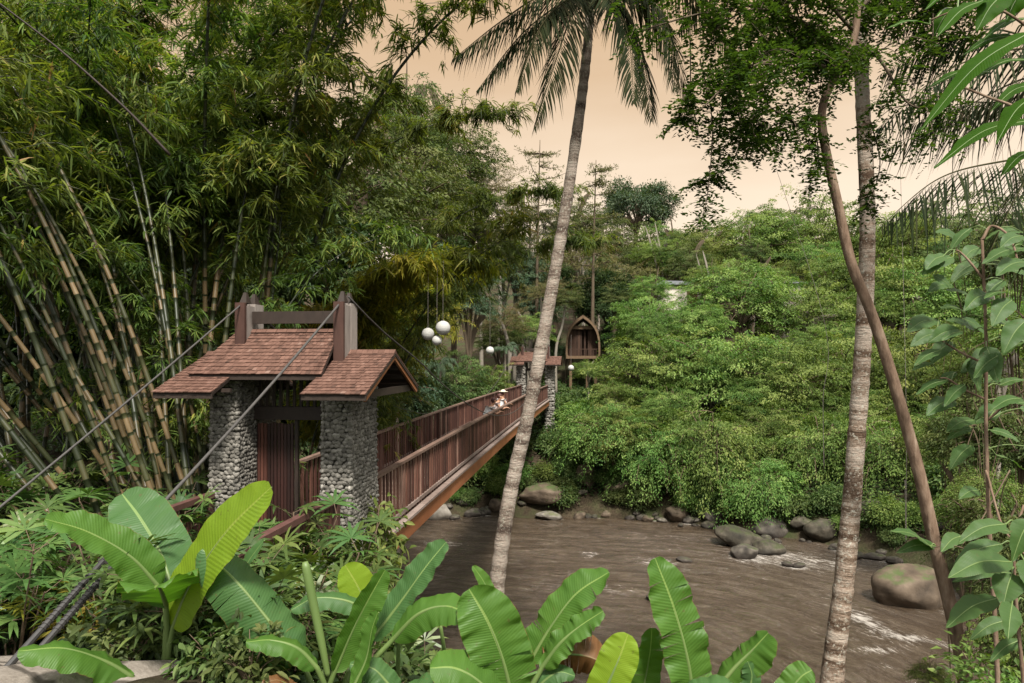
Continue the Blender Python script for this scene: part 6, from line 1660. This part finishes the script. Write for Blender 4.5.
top = [((1034, 30), (918, 134), -.1, .17), ((930, 24), (886, 29), .2, .25), ((952, 8), (934, 36), .3, .55), ((985, 0), (936, 38), .0, .3), ((1004, -6), (976, 32), .0, .5), ((990, 72), (926, 89), .3, .2), ((1014, 36), (962, 56), .2, .2), ((1034, 120), (934, 168), .0, .22), ((1034, 96), (996, 144), -.2, .35), ((1030, 18), (982, 40), .2, .25), ((1034, 60), (975, 78), .4, .2), ((1024, -10), (1004, 26), .1, .5), ((960, -12), (925, 10), .2, .4), ((1034, 84), (990, 112), .3, .2), ((1034, 150), (1000, 178), .2, .3)]
leaf_plant('overhanging_shrub', 'shrub reaching in at the upper right corner with long bright lobed leaves', 'shrub', (1075, 300, 3.4), [([(1090, 640, 3.4), (1080, 300, 3.4), (1062, 120, 3.4), (1040, 20, 3.4), (1010, -30, 3.4)], .018), ([(1066, 150, 3.4), (1024, 112, 3.5), (985, 96, 3.6), (950, 82, 3.7)], .009), ([(1045, 40, 3.4), (1000, 10, 3.45), (960, 10, 3.5), (930, 20, 3.6)], .007)], top, 'lobed', 3.4, 'lobed', .22, .02)

# ---------------------------------------------------------------- undergrowth on the near bank
for i, (x, Y, mi, az, lab) in enumerate([(207, 11.2, 0, 20, 'bare tan bamboo culm standing tall and alone left of the gate roof'), (243, 11.9, 1, 30, 'bare tan bamboo culm right behind the left tower post'), (252, 12.1, 2, 350, 'pale tan bamboo culm just right of the left tower post'), (196, 11.6, 2, 170, 'mottled thick bamboo culm beside the left side roof')]):
    bamboo(BARE[mi], *at(x, Y), rad(az), lab, None)
GF = 'fan palms in the undergrowth'
fp = [(20, 7.6, 1), (46, 8.2, 0), (5, 6.6, 0), (-15, 7.2, 1), (66, 7.2, 2), (30, 6.4, 0), (92, 8.4, 1), (118, 8.0, 0), (140, 8.8, 1), (160, 8.2, 2), (182, 8.8, 0), (100, 7.2, 0), (128, 7.0, 2), (205, 8.2, 2), (222, 7.4, 0),
      (268, 7.9, 0), (284, 8.2, 1), (300, 7.8, 1), (318, 8.2, 0), (336, 8.0, 1), (352, 8.3, 0), (366, 7.8, 1), (380, 8.2, 2), (290, 7.2, 2), (262, 6.8, 0), (310, 6.8, 0), (332, 7.0, 2), (244, 6.4, 2), (222, 6.0, 0), (198, 5.9, 2), (352, 6.8, 0), (374, 6.9, 0), (396, 7.4, 2), (412, 7.8, 0), (278, 6.0, 2), (236, 8.1, 1), (75, 9.0, 1), (-5, 9.0, 1), (40, 9.6, 1), (155, 9.8, 1), (200, 9.6, 0)]
for i, (x, Y, kk) in enumerate(fp):
    xx, yy = at(x, Y)
    left = x < 235
    fan(kk, xx, yy, 'green fan palm in the undergrowth below the leaning bamboo' if left else 'green fan palm in front of the right stone pillar', GF + (' on the left' if left else ' by the pillar'), .85 + .3 * ((i * 13) % 7) / 7, rz=i * 1.9)
for i, (x, Y, kk, lab) in enumerate([(272, 6.5, 3, 'yellowing fan palm between banana leaves and handrail'), (92, 6.2, 3, 'yellow leaved fan palm beside the iron cable anchor')]): fan(kk, *at(x, Y), lab, None, .8, rz=i)
for i, (x, Y, kd, sc) in enumerate([(132, 4.9, 'broad', .42), (215, 4.5, 'broad', .40), (250, 4.25, 'broad', .42), (285, 4.2, 'broad', .45), (195, 5.0, 'broad', .42), (350, 4.2, 'dark', .6), (400, 4.3, 'broad', .6), (440, 4.4, 'broad', .6)]):
    shrub(kd, *at(x, Y), 'low leafy plant at the feet of the banana plants along the bottom edge', 'low plants at the feet of the bananas', sc, rz=i * 1.7)
for i, (x, Y, kk) in enumerate([(150, 5.6, 0), (205, 5.3, 1), (232, 5.0, 0), (128, 6.2, 1), (10, 6.0, 1), (45, 6.6, 0), (275, 5.2, 0), (345, 6.2, 1), (318, 5.9, 0), (300, 6.4, 1), (372, 6.2, 0), (8, 7.0, 1), (60, 7.7, 1), (395, 6.7, 1)]):
    fan(kk, *at(x, Y), 'fresh green fan palm amid the banana leaves in front', 'fan palms amid the banana leaves', .8 + .04 * (i % 6), rz=i * 2.7)
SG = 'leafy shrubs filling the near bank'
for i, (x, Y, kd, sc) in enumerate([(60, 6.4, 'dark', .7), (110, 6.0, 'broad', .7), (250, 5.6, 'broad', .8), (380, 6.0, 'broad', 1), (410, 6.4, 'broad', 1.0), (432, 7.0, 'broad', 1), (455, 6.2, 'dark', 1), (425, 5.5, 'dark', .9), (392, 5.2, 'dark', .8), (468, 5.4, 'broad', .8), (340, 5.6, 'dark', .9), (440, 8.2, 'broad', 1.0), (415, 9.2, 'broad', 1.1), (398, 8.8, 'broad', 1.1), (384, 9.0, 'dark', 1.0), (130, 5.4, 'dark', .7), (180, 5.4, 'broad', .7), (455, 9.5, 'dark', 1.1), (430, 10.5, 'broad', 1.2), (205, 6.8, 'dark', 1), (30, 7.4, 'dark', 1), (310, 5.0, 'dark', .8), (360, 5.0, 'broad', .7)]):
    xx, yy = at(x, Y); left = x < 235
    shrub(kd, xx, yy, 'leafy green shrub between the path and the banana leaves' if left else 'leafy shrub on the bank between banana plants and the gate pillar', SG + (' on the left' if left else ' at the centre'), sc, rz=i * 2.3)
shrub('lime', *at(98, 5.9), 'yellow leaved shrub behind the iron cable anchor', None, .9)
shrub('lime', *at(405, 7.0), 'yellow green shrub at the water side of the pillar', None, .9, rz=2)
FG = 'feathery shrubs on the right bank'
for i, (x, Y, sc) in enumerate([(1020, 8.0, 1.1), (1020, 7.0, 1.3), (925, 9.8, .8), (1014, 6.2, .8), (1016, 7.4, .9), (1040, 9.5, 1.8), (1005, 10.5, 1.8), (1010, 6.6, .8), (1030, 5.2, .9), (948, 9.8, .7), (1000, 9.6, 1.5), (1035, 10, 2.2)]):
    shrub('fine', *at(x, Y), 'bright feathery shrub at the foot of the curved tree' if x < 1000 else 'bright feathery shrub behind the large leaves at the right edge', FG + (' by the trunk' if x < 1000 else ' at the edge'), sc, rz=i * 1.3)
# climbing plant on the right pillar
def climber():
    b = B(-3.40, 9.9, 5.6); g = empty('creeper', b, 'leafy creeper climbing the river side of the right stone pillar', 'creeper'); r = np.random.RandomState(4); m = MB(); l = MB()
    for k in range(7):
        x0 = r.uniform(-.1, .25); pts = [(x0, r.uniform(-.6, .3), 0), (x0 + .05, r.uniform(-.6, .3), .7), (.10 + r.uniform(-.06, .1), r.uniform(-.55, .35), 1.2 + r.uniform(-.2, .5))]
        c = spline(pts, 16); m.tube(c, .010, 5)
        for q in range(70):
            p = c[r.randint(0, 16)] + r.randn(3) * np.array([.13, .13, .1]); d = norm(r.randn(3) * .7 + np.array([.5, -.5, -.1])); 
            leaf_fold(l, p[None], d[None], norm(np.array([[.4, -.4, .8]]) + r.randn(1, 3) * .3), r.uniform(.10, .19), r.uniform(.05, .08), np.clip(.55 + .2 * r.randn(1), 0, 1), droop=.25)
    link('stems', m.mesh('stems', [M['twig']], True), g); link('leaves', l.mesh('leaves', [M['bright']]), g)
climber()

# bank shrubs under and beyond the bridge
BG = 'low bushes along the far bank'
br_ = np.random.RandomState(31)
for k in range(64):
    j = br_.randint(2, 8); t = br_.rand(); p = FAR[j] * (1 - t) + FAR[j + 1] * t; q = FAR[j + 1] - FAR[j]; nn_ = norm(np.array([-q[1], q[0]])); p = p + nn_ * br_.uniform(.5, 2.2)
    if j == 8: continue
    shrub(('bank', 'bankb', 'bank')[k % 3], p[0], p[1], 'small green bush in the tangle at the edge of the far bank', 'small bushes at the edge of the far bank', br_.uniform(.45, .85), rz=k, cat='bush')
for i, (x, Y, kd, sc) in enumerate([(430, 41.5, 'bank', 1.2), (456, 41.2, 'bank', 1.1), (476, 41.6, 'bankb', 1.1), (485, 43, 'bank', 1.3), (512, 43.5, 'bank', 1.0), (560, 43.5, 'bank', 1.1), (575, 43.0, 'bankb', 1.1), (600, 42.0, 'bankb', 1.2), (628, 41.5, 'bank', 1.1), (645, 41.0, 'bankb', 1.1), (410, 42.5, 'bank', 1.4), (580, 46.5, 'bankb', 1.4), (605, 47, 'bankb', 1.6), (566, 49.5, 'bank', 1.3), (470, 45, 'bank', 1.4), (445, 44.5, 'bank', 1.4), (500, 46, 'bank', 1.3), (630, 47, 'bankb', 1.6), (660, 42.5, 'bankb', 1.3), (690, 41, 'bankb', 1.2), (390, 45, 'bank', 1.5), (700, 39.8, 'bank', .9), (960, 31.5, 'bank', 1.2), (1000, 28.5, 'bankb', 1.4), (1030, 25, 'bank', 1.5), (985, 30.5, 'bank', 1.3)]):
    xx, yy = at(x, Y)
    shrub(kd, xx, yy, ('low green bush on the far bank near the bridge end' if x < 560 else 'low bright bush on the far bank beneath the weeping trees') if x < 900 else 'low bush on the right shore behind the sapling', BG + (' by the bridge' if x < 560 else ' under the trees' if x < 900 else ' at right'), sc, rz=i * 1.1)

# ---------------------------------------------------------------- ground cover (ivy, seedlings, fallen leaves): nobody could count it
def cover():
    r = np.random.RandomState(12)
    def scatter(n, x0, x1, y0, y1, keep):
        x, y = r.uniform(x0, x1, n), r.uniform(y0, y1, n); k = keep(x, y); x, y = x[k], y[k]
        return np.stack([x, y, height(x, y)], -1)
    far = scatter(90000, -16, 22, 36, 62, lambda x, y: (~inside(x, y, POLY)) & (dist_line(x, y, FAR) > .9) & (dist_line(x, y, NEAR) > 8) & (sn(np.stack([x, y], -1), 31, .12, 3) > -.55))
    m = MB()
    def put(p, L, W, hgt):
        n = len(p); d = norm(np.stack([r.randn(n), r.randn(n) - .3, r.uniform(-.3, .5, n)], -1)); q = p + np.array([0, 0, 1.]) * r.uniform(.03, hgt, (n, 1))
        leaf_diamond(m, q, d, norm(np.array([0, -.25, 1.]) + r.randn(n, 3) * .35), L * r.uniform(.6, 1.2, n), W * r.uniform(.7, 1.2, n), np.clip(.5 + .2 * sn(p[:, :2], 33, .3, 2) + .16 * r.randn(n), 0, 1))
    put(far, .26, .15, .35)
    near = scatter(60000, -16, 12, 3.2, 24, lambda x, y: (~inside(x, y, POLY)) & (height(x, y) > .5) & (dist_line(x, y, NEAR) < dist_line(x, y, FAR)) & ~((np.abs(x + 3.6) < 1.5) & (y < 7.2) & (x < -2.2) & (y > 3)) & (sn(np.stack([x, y], -1), 35, .3, 3) > -.35) & (np.hypot(x + .126 * 0 + 3.3, 0 * y) > -1))
    put(near, .15, .07, .22)
    right = scatter(16000, 13, 24, 16, 36, lambda x, y: (~inside(x, y, POLY)) & (dist_line(x, y, FAR) > .8) & (dist_line(x, y, NEAR) > 4))
    put(right, .24, .13, .4)
    return tag(m.build('ground_cover', M['cover']), kind='stuff')
cover()

# thin twigs: the dark broken culm at the top left, hanging lianas
def stick(name, pts, r0, mat, label, cat, group=None):
    p = np.array([P(*q) for q in pts]); o = p[0].copy(); m = MB(); m.tube(spline(p - o, 24), np.linspace(r0, r0 * .5, 24), 7)
    ob = m.build(name, M[mat], smooth=True); ob.location = Vector([float(v) for v in o]); return tag(ob, label, cat, group)
stick('bare_culm', [(170, 155, 9.6), (125, 108, 9.4), (60, 50, 9.2), (-5, 0, 9.0)], .022, 'darkwood', 'dark bare culm slanting across the top left corner', 'bamboo')
stick('bare_culm', [(258, 190, 13.6), (266, 115, 13.6), (290, 50, 13.5), (308, -6, 13.4)], .04, 'darkwood', 'dark bare culm tip slanting to the top above the gate', 'bamboo')
stick('liana', [(824, 470, 12.5), (823, 400, 12.5), (824, 320, 12.5), (760, 120, 12.5)], .006, 'greypost', 'hair thin liana hanging before the bright trees', 'liana')
stick('liana', [(905, 480, 13), (906, 540, 13), (906, 400, 13), (900, 150, 13)], .006, 'greypost', 'hair thin liana hanging near the curved trunk', 'liana')
for i, (pts, lab) in enumerate([([(1010, 470, 6.5), (990, 505, 6.4), (975, 530, 6.3), (962, 545, 6.3)], 'crooked bare twig slanting down behind the sapling'), ([(1015, 450, 6.2), (1000, 420, 6.2), (992, 395, 6.2), (990, 372, 6.2)], 'straight bare twig at the right edge by the sapling')]):
    stick('bare_twig', pts, .007, 'twig', lab, 'twig')
